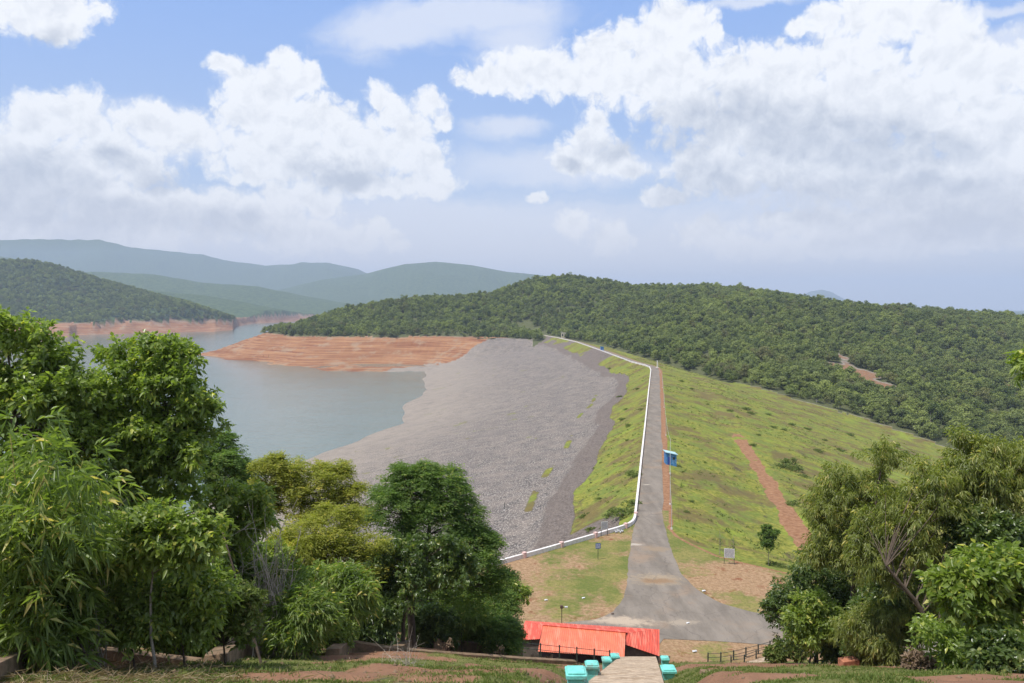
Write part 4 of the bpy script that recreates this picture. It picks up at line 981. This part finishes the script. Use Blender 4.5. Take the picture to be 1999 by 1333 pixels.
# little fences of dark posts
def fence(pts, label, hgt=1.0, sp=None, m='darkmetal', cat='fence', rails=(.9, .5)):
    P3 = [Vector(p) for p in pts]; o = empty('post_fence', tuple(P3[0]), label=label, cat=cat)
    for p in P3: under(MB().box(p.x, p.y, p.z + hgt / 2 - .1, .11, .11, hgt + .2).build('post', M[m]), o)
    for r in rails:
        mb = MB()
        for a, b in zip(P3[:-1], P3[1:]): mb.beam(a + Vector((0, 0, hgt * r)), b + Vector((0, 0, hgt * r)), .035, .035)
        under(mb.build('rail', M[m]), o)
def gl(pxs, pys): return [(*P(a, b), 0) for a, b in zip(pxs, pys)]
fence(gl((1382, 1407, 1432, 1456, 1480, 1503, 1530), (1293, 1292, 1288, 1282, 1276, 1269, 1262)), 'far row of dark posts with thin rails beside the pale path')
fence(gl((1427, 1453, 1476, 1500, 1523, 1550), (1297, 1294, 1285, 1280, 1276, 1270)), 'near row of dark posts with thin rails beside the pale path', .85)
fence([At(px, 1279 + (px - 1030) * .10, 64) for px in (1020, 1055, 1092, 1126, 1160, 1190)], 'dark railing on the hill edge in front of the red shed', 1.15)
pth = [P(1418, 1301), P(1470, 1289), P(1515, 1277), P(1570, 1265)]; ptr = [P(1440, 1306), P(1500, 1294), P(1540, 1283), P(1590, 1273)]
ribbon('path', resample(np.array(pth), 1), resample(np.array(pth), 1) + np.array([.25, -1.15]), .03, M['step'], kind='structure')

# ------------------------------------------------------------------ near trees
T = make_tree
def tp(*a): return [At(*p) for p in a]
def tb(px, D, *a): return [Vector(gp(px, D, -.2))] + tp(*a)
# left: big broad-leaved trees
T('broadleaf_tree', tb(60, 24, (50, 1050, 24), (35, 850, 24), (20, 720, 24)), .20,
  ck([(15,665,42),(60,700,48),(-40,700,60),(105,745,46),(20,770,70),(-50,800,80),(90,800,55),(140,770,42),(60,860,60),(10,900,60),(150,830,40),(-20,960,70),(165,880,40),(100,930,50)], 24), 'broad', 'leaf_broad', 'bark', 11,
  'tall bright broad-leaved tree at the far left edge, its crown rising above the water', dens=.85)
T('broadleaf_tree', tb(190, 25, (200, 1130, 25), (225, 1040, 25), (250, 880, 25), (285, 740, 25)), .24,
  ck([(300,695,34),(262,715,40),(345,722,40),(235,770,50),(305,770,55),(365,775,40),(395,800,16),(205,830,50),(270,850,60),(340,850,55),(385,850,34),(225,920,60),(300,930,60),(360,930,50),(200,990,50),(330,1000,40),(260,1010,50)], 25), 'broad', 'leaf_broad', 'bark', 12,
  'largest broad-leaved tree at left with a dense leafy crown in front of the water', dens=.85)
T('broadleaf_tree', tb(150, 28, (160, 1050, 28), (180, 850, 28)), .16, ck([(185,775,34),(150,800,44),(200,820,44),(120,850,50),(170,880,50),(110,920,60),(190,960,60)], 28), 'broad', 'leaf_broad', 'bark', 13,
  'leafy tree set back between the two tallest trees at left', dens=.75)
T('young_tree', tb(290, 18, (292, 1180, 18), (300, 1080, 18)), .045, ck([(290,1040,30),(340,1050,34),(385,1062,24),(250,1058,28),(325,1085,36),(280,1090,30),(380,1090,20)], 18, ), 'young', 'leaf_young', 'bark_grey', 14,
  'small young tree with fresh light green leaves in front of the largest left tree', dens=.75, s=.8)
T('dark_tree', tb(445, 48, (440, 1000, 48), (440, 930, 48)), .16, ck([(438,882,26),(455,905,30),(420,915,30),(470,925,22),(440,945,34),(478,945,12)], 48), 'feather', 'leaf_feather', 'bark', 15,
  'dark green rounded tree behind the leafy left trees at the water edge', dens=1.0, s=1.5)
T('young_tree', tb(455, 27, (450, 1120, 27), (450, 1030, 27)), .06, ck([(440,980,28),(475,1000,34),(415,1010,30),(450,1040,36),(500,1020,22),(400,1060,30)], 27), 'young', 'leaf_young', 'bark', 16,
  'slender light green tree left of the yellow-green feathery tree', dens=.8, s=.85)
T('feathery_tree', tb(600, 40, (598, 1100, 40), (590, 1030, 40), (585, 970, 40)), .14,
  ck([(552,905,18,0,.5),(520,910,14,0,.4),(540,935,26,0,.5),(585,925,30,0,.5),(630,925,30,0,.5),(665,940,24,0,.5),(690,965,20,0,.5),(610,955,36,0,.5),(560,970,30,0,.5),(660,985,34,0,.5),(505,960,16,0,.4),(520,1000,26,0,.5),(600,1005,36,0,.5),(700,1000,24,0,.5)], 40), 'yellow', 'leaf_yellow', 'bark', 17,
  'yellow-green feathery tree with visible dark branches against the grey stone slope', dens=.42, s=1.1)
T('feathery_tree', tb(660, 34, (660, 1150, 34), (655, 1080, 34)), .09, ck([(640,1040,40),(690,1045,40),(600,1050,36),(735,1060,30),(660,1085,46),(710,1100,40),(610,1100,40),(740,1110,30),(570,1070,30)], 34), 'yellow', 'leaf_yellow', 'bark', 18,
  'lower yellow-green feathery tree filling the gap left of the dark feathery tree', dens=.65)
T('feathery_tree', tb(805, 37, (800, 1190, 37), (815, 1120, 37), (840, 1040, 37), (845, 960, 37)), .20,
  ck([(832,930,20),(868,938,24),(790,940,22),(760,965,26),(810,965,36),(860,975,40),(900,975,24),(755,1000,30),(800,1010,40),(850,1025,40),(900,1015,30),(770,1050,36),(830,1070,44),(890,1065,40),(935,1050,16),(920,1085,34),(960,1062,10),(955,1110,28),(965,1140,24),(860,1120,46),(910,1140,40)], 37), 'feather', 'leaf_feather', 'bark', 19,
  'big dark green feathery tree in the middle in front of the grey stone face', dens=1.15, s=1.15)
T('dark_tree', tb(780, 34, (790, 1190, 34), (810, 1110, 34)), .12, ck([(790,1080,34),(835,1090,36),(880,1085,28),(740,1110,34),(800,1125,44),(860,1125,40),(900,1120,22),(760,1160,34),(720,1150,30)], 34), 'dark', 'leaf_dark', 'bark', 20,
  'glossy dark-leaved tree in front of the big feathery tree', dens=1.0, s=1.1)
def bush(px, py, rp, D, kind, leaf, seed, label, s=1., dens=1., n=9, wide=1.5, grp=None, name='bush', ry=.8):
    g = np.random.default_rng(seed); cl = [(px + g.uniform(-1, 1) * rp * wide, py + g.uniform(-.7, .9) * rp, rp * g.uniform(.45, .75)) for i in range(n)] + [(px, py - rp * .2, rp * .7)]
    return T(name, tb(px, D, (px, py + rp * .3, D)), .035, ck(cl, D), kind, leaf, 'bark', seed, label, cat='bush', dens=dens, s=s, group=grp, tname='stem')
bush(960, 1195, 34, 42, 'feather', 'leaf_feather', 31, 'rounded bush at the right foot of the big dark feathery tree', 1.3, .9, 10, 1.0)
bush(985, 1155, 26, 44, 'young', 'leaf_young', 32, 'green leafy bush bulging toward the bare terrace, right of the feathery tree', .9, 1., 7, .6)
bush(900, 1205, 34, 40, 'bamboo', 'leaf_bamboo', 33, 'light green narrow-leaved bush under the feathery tree', .8, .9, 9, 1.2)
bush(980, 1232, 22, 40, 'feather', 'leaf_feather', 34, 'low bush reaching the red shed roof', 1.2, .9, 7, .8)
bush(840, 1225, 30, 39, 'dark', 'leaf_dark', 35, 'dark low bush in shadow below the feathery tree', 1, .9, 9, 1.4)
bush(740, 1215, 34, 33, 'dark', 'leaf_dark', 36, 'dark bush left of the middle tree trunk', 1, .9, 9, 1.4)
bush(655, 1175, 44, 30, 'bamboo', 'leaf_bamboo', 37, 'clump of narrow-leaved bamboo shoots in the middle undergrowth', 1.1, 1., 10, 1.3)
bush(590, 1205, 40, 26, 'bamboo', 'leaf_bamboo', 38, 'leafy bamboo clump between the short kerbs', .95, .9, 10, 1.2)
bush(520, 1170, 44, 28, 'bamboo', 'leaf_bamboo', 39, 'bamboo clump beneath the dead grey twigs', 1., .9, 10, 1.1)
bush(560, 1110, 46, 33, 'willow', 'leaf_yellow', 40, 'olive bush below the yellow-green feathery tree', 1., .8, 10, 1.4)
bush(480, 1110, 46, 32, 'young', 'leaf_young', 41, 'light green bush right of the thin leaning stems', .8, .8, 9, 1.3)
bush(350, 1180, 46, 19, 'young', 'leaf_broad', 42, 'low leafy bush behind the long thin kerb at left', .65, .9, 10, 1.5)
bush(250, 1190, 40, 18.5, 'young', 'leaf_young', 43, 'small-leaved green sapling bush left of the long thin kerb', .6, .9, 9, 1.2)
bush(430, 1195, 36, 20, 'weed', 'leaf_weed', 44, 'fine-leaved weed bush at the short wide kerb slab', 1.2, 1.1, 9, 1.2)
bush(180, 1130, 60, 24, 'dark', 'leaf_dark', 45, 'dark shaded bush under the two tall left trees', 1.1, .8, 12, 1.4)
bush(330, 1120, 60, 25, 'broad', 'leaf_broad', 46, 'broad-leaved bush below the crown of the largest left tree', 1., .8, 12, 1.4)
bush(420, 1090, 44, 28, 'broad', 'leaf_broad', 47, 'green bush behind the thin leaning stems', 1., .8, 10, 1.0)
bush(130, 1238, 18, 19.5, 'young', 'leaf_broad', 48, 'tiny green seedling on the corner of the thick kerb', .55, 1., 5, .9)
bush(60, 1000, 70, 22, 'willow', 'leaf_dark', 49, 'shaded leafy growth behind the bamboo at far left', 1.2, .8, 12, 1.2)
bush(640, 1230, 20, 29, 'young', 'leaf_young', 50, 'bright small weed bush by the small tilted kerb', .6, .9, 6, 1.6)
for i_, (px_b, py_b, rp_b, D_b, kd_b, lf_b, lb_b) in enumerate(((95, 1228, 24, 21.5, 'dark', 'leaf_dark', 'low dark foliage behind the upper end of the thick kerb'), (200, 1226, 24, 22.5, 'young', 'leaf_broad', 'low green growth behind the start of the long thin kerb'),
    (300, 1232, 24, 23, 'weed', 'leaf_weed', 'weedy growth behind the middle of the long thin kerb'), (385, 1238, 26, 23.5, 'young', 'leaf_young', 'fresh green growth where the long thin kerb meets the wide slab'), (560, 1232, 24, 29, 'bamboo', 'leaf_bamboo', 'narrow-leaved low growth behind the kerb beside the wide slab'),
    (500, 1225, 26, 29, 'willow', 'leaf_bamboo', 'drooping low growth behind the top of the wide kerb slab'), (700, 1232, 26, 33, 'dark', 'leaf_dark', 'dark low growth behind the start of the longest kerb'), (820, 1236, 22, 40, 'dark', 'leaf_dark', 'shadowed low growth around the base of the feathery tree'),
    (910, 1240, 20, 43, 'weed', 'leaf_weed', 'low weeds beside the smallest kerb stone'), (30, 1200, 40, 19, 'bamboo', 'leaf_bamboo', 'drooping bamboo leaves low down at the far left edge'))):
    bush(px_b, py_b, rp_b, D_b, kd_b, lf_b, 301 + i_, lb_b, .8, 1., 9, 1.8)
bush(850, 1175, 44, 47, 'dark', 'leaf_dark', 321, 'dark bush closing the view behind the trunk of the big feathery tree', 1.3, 1., 14, 1.3)
bush(770, 1195, 36, 45, 'feather', 'leaf_feather', 322, 'dark feathery bush behind and left of the middle tree trunk', 1.4, .9, 12, 1.3)
bush(930, 1170, 36, 47, 'dark', 'leaf_feather', 323, 'bush behind the right side of the big feathery tree', 1.3, 1., 12, 1.0)
# bamboo at far left
def bamboo(px, D, tops, seed, label, dens=1.):
    g = np.random.default_rng(seed); b = np.array(gp(px, D, -.1)); root = empty('bamboo_clump', tuple(b), label=label, cat='bamboo'); A = Acc()
    for i, (tx, ty) in enumerate(tops):
        e = np.array(At(tx, ty, D + g.uniform(-1.2, 1.2))); s_ = b + g.normal(0, .5, 3) * [1, 1, 0]; m_ = (s_ + e) / 2 + np.array([(b[0] - e[0]) * .25, 0, abs(e[2] - b[2]) * .22])
        t_ = np.linspace(0, 1, 14)[:, None]; c = (1 - t_) ** 2 * s_ + 2 * t_ * (1 - t_) * m_ + t_ ** 2 * e
        V, T_ = tube_np(c - b, np.linspace(.035, .008, 14), 6); W = Acc(); W.add(V, T_); link('culm', W.mesh('culm', True), M['culm'], root)
        for k in range(int(60 * dens)):
            q = c[int(g.integers(3, 14))] - b; dd = unit(g.normal(0, 1, 3) * [1, 1, .5]); ln = g.uniform(.2, .9); sprays(A, (q + dd * ln)[None], (dd + [0, 0, -.35])[None], 'bamboo', g, 1.15)
    link('crown', A.mesh('crown'), M['leaf_bamboo'], root)
bamboo(40, 17, [(20,850),(70,880),(110,900),(150,960),(-20,900),(60,960),(140,1010),(20,1000),(100,1060),(-30,1060),(160,1090),(50,1110)], 61, 'dense bamboo clump with narrow drooping leaves at the lower left edge', 1.1)
bamboo(110, 19, [(130,940),(170,1020),(90,950),(60,1010),(185,1100),(120,1120)], 62, 'smaller bamboo clump right of the dense one, above the thick kerb', .7)
# dead twigs
def twigs(px, D, ends, seed, label, n=26, r=.022, name='dead_shrub', mt='twig'):
    g = np.random.default_rng(seed); b = np.array(gp(px, D, -.1)); W = Acc()
    for i in range(n):
        e = np.array(At(*ends[i % len(ends)], D)) + g.normal(0, .5 if r > .02 else .3, 3); e = b + (e - b) * g.uniform(.45, 1.05); p = bez(b + g.normal(0, .45 if r > .02 else .15, 3) * [1, 1, 0], e, g, .1, 10); p[1:] += np.cumsum(g.normal(0, .05 if r > .02 else .03, p[1:].shape), 0); V, T_ = tube_np(p - b, np.linspace(r, r * .3, 10), 5); W.add(V, T_)
        for k in range(7):
            q = p[int(g.integers(3, 10))]; V, T_ = tube_np(bez(q, q + g.normal(0, .32, 3) + [0, 0, .12], g, .1, 4) - b, [r * .4, r * .3, r * .22, r * .12], 4); W.add(V, T_)
    return link(name, W.mesh(name), M[mt], loc=tuple(b), label=label, cat='dead shrub')
twigs(520, 26, [(480,1010),(500,985),(530,1010),(550,1040),(575,1060),(540,1000),(470,1050)], 71, 'tangle of bare grey twigs below the yellow-green feathery tree', 34)
twigs(170, 18, [(200,985),(215,1090),(190,1070),(150,990),(205,1130),(90,830)], 72, 'bare grey twigs poking from the bamboo at left', 22, .014)
twigs(790, 21, [(770,1300),(790,1292),(805,1305),(820,1310),(760,1308),(800,1300)], 73, 'small bleached dead shrub on the foreground grass', 22, .012)
def stem(pts, r, label): 
    W = Acc(); V, T_ = tube_np(resample(np.array([list(p) for p in pts]), .5), np.linspace(r, r * .5, len(resample(np.array([list(p) for p in pts]), .5))), 6); W.add(V, T_)
    link('leaning_stem', W.mesh('leaning_stem'), M['bark'], label=label, cat='stem')
stem([gp(505, 22.5, -.2)] + tp((480, 1190, 23), (450, 1090, 23), (428, 1015, 23.5)), .045, 'thin dark stem curving up from the short wide kerb slab')
stem([gp(425, 24, -.2)] + tp((418, 1120, 24), (408, 1010, 24)), .05, 'straight thin dark stem left of the curving one')
stem(tp((165, 1275, 17), (150, 1240, 17.5), (125, 1205, 18)), .03, 'short broken yellow cane leaning over the left kerb corner')
# right side
T('drooping_tree', tb(1690, 33, (1700, 1200, 33), (1700, 1100, 33), (1712, 960, 33), (1722, 900, 33)), .10,
  ck([(1720,878,18),(1742,890,16),(1752,908,9),(1706,895,10)], 33) , 'willow', 'leaf_willow', 'bark', 81, 'tall thin sprig-topped tree standing above the right trees', dens=.35, s=.8)
T('drooping_tree', tb(1660, 34, (1665, 1180, 34), (1670, 1080, 34), (1675, 1000, 34)), .16,
  ck([(1620,955,26),(1660,945,30),(1700,955,28),(1610,985,22),(1650,990,36),(1710,1000,34),(1750,985,22),(1620,1040,36),(1670,1050,40),(1720,1060,40),(1630,1100,44),(1690,1110,46),(1600,1080,20),(1745,1120,40)], 34), 'willow', 'leaf_willow', 'bark', 82,
  'olive drooping-leaved tree at the left of the right-hand group', dens=.7, s=.9)
T('drooping_tree', tb(1862, 27, (1835, 1250, 27), (1800, 1195, 27), (1765, 1145, 27), (1730, 1105, 27)), .13,
  ck([(1780,985,36),(1820,960,40),(1750,1020,40),(1800,1030,50),(1770,1080,46),(1830,1090,46),(1730,1070,34),(1720,1130,30),(1850,1010,40),(1700,1090,20),(1860,1130,40)], 28.5), 'willow', 'leaf_willow', 'bark', 83,
  'leaning-trunk tree with olive drooping leaves in the right-hand group', dens=.55, s=.9,
  bare=[(At(1800,1195,27), At(1840,1100,27), .05), (At(1835,1250,27), At(1838,1150,27.5), .07), (At(1838,1150,27.5), At(1850,1060,28), .05)])
T('drooping_tree', tb(1930, 29, (1905, 1150, 29), (1890, 1050, 29), (1895, 960, 29)), .18,
  ck([(1900,885,28),(1935,905,36),(1875,925,30),(1960,930,36),(1910,945,40),(1980,960,34),(1870,980,40),(1930,1000,46),(1990,1000,40),(1900,1040,44),(1960,1050,46),(1865,920,14),(2000,900,20)], 29), 'willow', 'leaf_willow', 'bark', 84,
  'tallest drooping-leaved tree at the right edge', dens=.75, s=.9)
T('dark_tree', tb(1600, 37, (1600, 1230, 37), (1600, 1170, 37)), .13,
  ck([(1610,1110,34),(1570,1130,34),(1640,1130,40),(1540,1170,30),(1590,1170,44),(1650,1180,46),(1525,1200,22),(1560,1210,40),(1620,1220,44),(1680,1200,44),(1545,1240,34),(1600,1255,40),(1700,1240,40)], 37), 'dark', 'leaf_dark', 'bark', 85,
  'low spreading dark tree at the end of the road junction', dens=1.05, s=1.05)
T('young_tree', tb(1589, 34, (1589, 1260, 34), (1589, 1230, 34)), .05, ck([(1590,1195,24),(1565,1215,22),(1612,1215,24),(1590,1230,26),(1560,1240,14),(1620,1240,14)], 34), 'young', 'leaf_young', 'bark', 86,
  'small bright green tree with a thin trunk in front of the dark spreading tree', dens=1., s=.8)
T('rosette_tree', tb(1972, 20, (1970, 1250, 20), (1960, 1180, 20)), .08,
  ck([(1880,1140,30),(1920,1120,28),(1960,1125,34),(2000,1140,34),(1860,1160,22),(1910,1165,34),(1960,1175,36),(1900,1195,24),(2000,1200,34),(1945,1215,30)], 20), 'young', 'leaf_young', 'bark', 87,
  'bright light green tree with rosettes of leaves at the lower right edge', dens=.9, s=.95)
bush(1735, 1235, 46, 30, 'willow', 'leaf_willow', 88, 'pale olive bush under the leaning trunk', .8, .9, 12, 1.2)
bush(1800, 1180, 60, 31, 'dark', 'leaf_dark', 89, 'dark bush behind the leaning trunk', 1., .8, 12, 1.3)
bush(1900, 1270, 40, 23, 'young', 'leaf_broad', 90, 'low leafy bush right of the leaning trunk base', .7, .8, 10, 1.6)
bush(1700, 1285, 26, 31, 'dark', 'leaf_dark', 91, 'dark low bush behind the reddish brick block', .9, .9, 9, 1.8)
bush(1640, 1270, 30, 35, 'dark', 'leaf_dark', 92, 'shaded bush right of the small bright tree', 1., .9, 9, 1.4)
bush(1530, 1275, 14, 42, 'weed', 'leaf_weed', 93, 'low weed bush at the right end of the post fence', 1.8, .9, 8, 1.6)
bush(1985, 1290, 44, 19, 'dark', 'leaf_dark', 94, 'dark bush filling the lower right corner', .9, .8, 10, 1.2)
bush(1800, 1305, 9, 24, 'weed', 'leaf_brown', 95, 'brownish dry bush at the foot of the leaning trunk', 1.5, .8, 9, 1.6)
bush(1950, 1080, 60, 28, 'dark', 'leaf_dark', 98, 'dark inner growth behind the light rosettes at right', 1.1, .8, 12, .9)
T('rosette_tree', [Vector(gp(2110, 22, -.2)), At(2100, 1000, 22), At(2040, 740, 22)], .07, ck([(2010,708,16),(1998,722,7),(2060,760,40),(2100,820,50)], 22), 'young', 'leaf_young', 'bark', 97,
  'light green sprig entering at the right edge above the valley', dens=.8, s=.8)
# small trees on the terrace edge and slope shrubs
def small(px, yb, ytop, rp, kind, leaf, seed, label, z=0, s=1.6, nm='sapling', dens=.9, n=7):
    x, y = P(px, yb, z); D = y; g = np.random.default_rng(seed); base = Vector((x, y, hz_(x, y) - .1)); hpx = yb - ytop
    cl = [(px + g.uniform(-1, 1) * rp * .7, ytop + hpx * g.uniform(.08, .5), rp * g.uniform(.3, .6)) for i in range(n)]
    T(nm, [base, At(px, (yb + ytop) / 2, D), At(px, ytop + 6, D)], .05 if n > 4 else .035, ck(cl, D), kind, leaf, 'bark_grey', seed, label, dens=dens, s=s)
small(1500, 1106, 1026, 15, 'weed', 'leaf_feather', 101, 'small upright tree on the grassy slope between the notice board and the dirt strip', -1.0, 1.8, n=13, dens=.25)
def sparse(px, yb, ytop, seed, label, nb=5, nl=70, wide=.5):
    g = np.random.default_rng(seed); x, y = P(px, yb, -.2); b = np.array((x, y, hz_(x, y) - .1)); hg = (yb - ytop) / F * y; root = empty('sapling', tuple(b), label=label, cat='sapling'); W = Acc(); A = Acc()
    V, T_ = tube_np([(0, 0, 0), (.05, 0, hg * .5), (-.03, .03, hg)], [.06, .045, .02], 6); W.add(V, T_)
    for k in range(nb):
        z0 = hg * g.uniform(.3, .9); e = np.array([g.normal(0, wide), g.normal(0, wide), z0 + g.uniform(.2, .8)]); p = bez((0, 0, z0), e, g, .1, 5); V, T_ = tube_np(p, np.linspace(.03, .01, 5), 4); W.add(V, T_)
        q = p[g.integers(1, 5, nl // nb)] + g.normal(0, .14, (nl // nb, 3)); V, T_ = leaves(q, g.normal(0, 1, q.shape), g.uniform(.12, .28, len(q)), .09, g); A.add(V, T_, np.repeat(g.random(len(q)), 4))
    link('stem', W.mesh('stem'), M['bark_grey'], root); link('leaf_crown', A.mesh('leaf_crown'), M['leaf_feather'], root)
sparse(1405, 1082, 1030, 102, 'very thin sparse sapling left of the wide notice board', 5, 60, .22)
sparse(1432, 1094, 1045, 103, 'thin sparse sapling just behind the wide notice board', 7, 150, .4)
def on_ground(px, py):
    u, w_ = ray(px, py); ts = np.geomspace(84, 1500, 1500); zz = height(u * ts, ts); hit = int(np.argmax(H + w_ * ts < zz)); return u * ts[hit], ts[hit], zz[hit]
def shrub_proto(k):
    g = np.random.default_rng(500 + k); A = Acc(); d = unit(g.normal(0, 1, (60, 3)) + [0, 0, .6]); d[:, 2] = np.abs(d[:, 2]); cc = g.normal(0, .35, (60, 3)) * [1, 1, .2]
    sprays(A, cc + d * g.uniform(.3, .75, (60, 1)) * [1, 1, .7], d, 'young', g, 1.1); return A.mesh('shrub')
SP = [shrub_proto(k) for k in range(4)]; [m_.materials.append(M['leaf_weed']) for m_ in SP]
shr = [(1222,1005,2.4),(1235,985,1.8),(1240,930,1.6),(1232,925,1.3),(1190,1008,1.2),(1170,975,.9),(1215,820,1.6),(1228,832,1.6),(1222,800,1.2),(1210,775,1.6),(1252,800,1.2),(1225,860,.8),(1138,1010,1.0),(1155,1035,1.1),(1200,1000,1.6),(1245,760,1.5),(1190,720,1.8),
       (1540,905,3.2),(1552,918,2.6),(1528,912,2.0),(1596,882,1.8),(1550,985,1.6),(1425,803,1.6),(1455,800,2.2),(1465,808,2.0),(1440,815,1.2),(1510,835,1.4),(1470,870,1.2),(1530,840,1.2),(1640,880,1.8),(1700,880,2.0),(1690,935,1.6),(1790,905,2.0),(1575,838,1.8),(1545,830,1.6),
       (1660,850,2.0),(1620,920,1.4),(1745,870,2.4),(1765,885,2.0),(1500,810,1.5),(1570,930,1.2),(1480,850,1.0),(1610,860,1.2),(1350,760,1.4),(1330,745,1.6),(1380,790,1.0),(1510,1105,1.2),(1525,1108,1.0),(1815,910,2.2),(1720,905,1.6),(1350,980,.7),(1340,1000,.6)]
for i, (px, py, s_) in enumerate(shr):
    x, y, z = on_ground(px, py); o = link('shrub', SP[i % 4], None, label='small green shrub dotted on the grassy dam slopes', cat='shrub', group='shrubs dotted on the dam slopes')
    o.location = (x, y, z); o.rotation_euler = (0, 0, i * 1.7); o.scale = (s_ * .8, s_ * .8, s_ * .62)
# scattered weeds on both slopes (mass)
g = np.random.default_rng(77); n = 30000; wx = g.uniform(-5, 330, n); wy = g.uniform(110, 620, n); wz, q = height(wx, wy, True)
k_ = (~q['ins']) & (q['zdam'] >= q['zn']) & (((~q['up']) & (q['dR'] > 1.5)) | (q['up'] & (q['du'] < 12))) & (fbm(wx, wy, 18, 4, 131) > .02); k_ &= ~((~q['up']) & (np.abs(q['dR'] - 23.4) < 3) & (wy < 255))
wx, wy, wz = wx[k_][:5200], wy[k_][:5200], wz[k_][:5200]; m_ = len(wx); A = Acc()
pts = np.repeat(np.stack([wx, wy, wz], 1), 4, 0); pts[:, :2] += g.normal(0, .35, (m_ * 4, 2)); dd = unit(g.normal(0, .8, (m_ * 4, 3)) + [0, 0, .7]); ln = np.repeat(g.uniform(.15, .48, m_), 4)
nW = 5; P5 = np.repeat(pts, nW, 0); V, T_ = leaves(P5, unit(np.repeat(dd, nW, 0) + g.normal(0, .7, (len(P5), 3)) + [0, 0, .3]), np.repeat(ln, nW), np.repeat(ln, nW) * .35, g, .3); A.add(V, T_, np.repeat(g.random(len(P5)), 4))
link('weeds', A.mesh('weeds'), M['leaf_weed'], label='low weeds scattered over the grassy slopes of the dam', cat='weeds', kind='stuff')
# grass on the photographer's hill and on the terrace edges
g = np.random.default_rng(78); n = 120000; yy = 9 * (78 / 9) ** g.random(n); xx = (g.uniform(-30, 2030, n) - 999.5) / F * yy
keep = (fbm(xx, yy, 2.6, 4, 121) + .45 * fbm(xx, yy, 9, 4, 123) + .04 + .10 * (xx > 1) + g.normal(0, .09, n) > .02) & (np.abs(xx - (3.9 + .182 * (yy - 25))) > 1.35) & ~((yy > 69) & (xx > -6) & (xx < 24))
xx, yy = xx[keep][:52000], yy[keep][:52000]; zz = height(xx, yy); m_ = len(xx)
hb = .04 + .13 * np.clip(fbm(xx, yy, 3, 3, 133) + .4, .1, 1) * g.uniform(.5, 1.3, m_); tall = (yy > 36) & (fbm(xx, yy, 6, 2, 135) > .1); hb = np.where(tall, hb * 1.8, hb)
base = np.stack([xx, yy, zz - .02], 1); B5 = np.repeat(base, 5, 0) + g.normal(0, .05, (m_ * 5, 3)) * [1, 1, 0]; hh_ = np.repeat(hb, 5)
V, T_ = leaves(B5, unit(g.normal(0, .45, (m_ * 5, 3)) + [0, 0, 1]), hh_, .012 + hh_ * .09, g, .12); A = Acc(); A.add(V, T_, np.repeat(g.random(m_ * 5), 4))
link('grass', A.mesh('grass'), M['leaf_weed'], label='short patchy grass growing over the foreground terraces', cat='grass', kind='stuff')
n = 8000; yy = g.uniform(13, 26, n); px_s = np.where(g.random(n) < .93, g.normal(150, 150, n), g.uniform(-20, 900, n)); keep = (g.random(n) < np.clip((24 - yy) / 7, .05, 1)); xx = (px_s - 999.5) / F * yy; xx, yy = xx[keep], yy[keep]
zz = height(xx, yy); m_ = len(xx); V, T_ = leaves(np.stack([xx, yy, zz + g.uniform(0, .12, m_)], 1), unit(g.normal(0, 1, (m_, 3)) * [1, 1, .25]), g.uniform(.12, .5, m_), .012, g, .12); A = Acc(); A.add(V, T_, np.repeat(g.random(m_), 4))
link('straw', A.mesh('straw'), M['straw'], label='dry straw and cut stalks scattered over the lower left corner', cat='straw', kind='stuff')
n = 1500; yy = g.uniform(14, 60, n); xx = (g.uniform(0, 2000, n) - 999.5) / F * yy; keep = np.abs(xx - (3.9 + .182 * (yy - 25))) > 1.4; xx, yy = xx[keep], yy[keep]; zz = height(xx, yy); A = Acc()
s1 = g.uniform(.02, .09, len(xx)); base_o = np.array([[1,0,0],[0,1,0],[-1,0,0],[0,-1,0],[0,0,.7],[0,0,-.7]]); V = np.stack([xx, yy, zz], 1)[:, None] + base_o[None] * s1[:, None, None] * g.uniform(.6, 1.3, (len(xx), 6, 1))
T_ = (np.arange(len(xx)) * 6)[:, None, None] + np.array([[0,1,4],[1,2,4],[2,3,4],[3,0,4],[1,0,5],[2,1,5],[3,2,5],[0,3,5]])[None]; A.add(V.reshape(-1, 3), T_.reshape(-1, 3))
link('pebbles', A.mesh('pebbles'), M['concrete'], label='small reddish clods and pebbles on the bare foreground soil', cat='pebbles', kind='stuff')

# ------------------------------------------------------------------ haze
def hazebox():
    m = bpy.data.materials.new('haze_air'); m.use_nodes = True; t = NT(m.node_tree); t.n.remove(t.n['Principled BSDF'])
    pv = t.new('ShaderNodeVolumePrincipled'); pv.inputs['Color'].default_value = (.64, .77, .98, 1); pv.inputs['Density'].default_value = 1.0e-4; pv.inputs['Anisotropy'].default_value = .0
    t.l.new(pv.outputs[0], t.n['Material Output'].inputs['Volume']); return m
top_z = 760
MB().box(0, 9500, (top_z - 95) / 2 , 30000, 21000, top_z + 95).build('haze', hazebox(), label='pale humid air over the whole valley', cat='haze', kind='stuff')
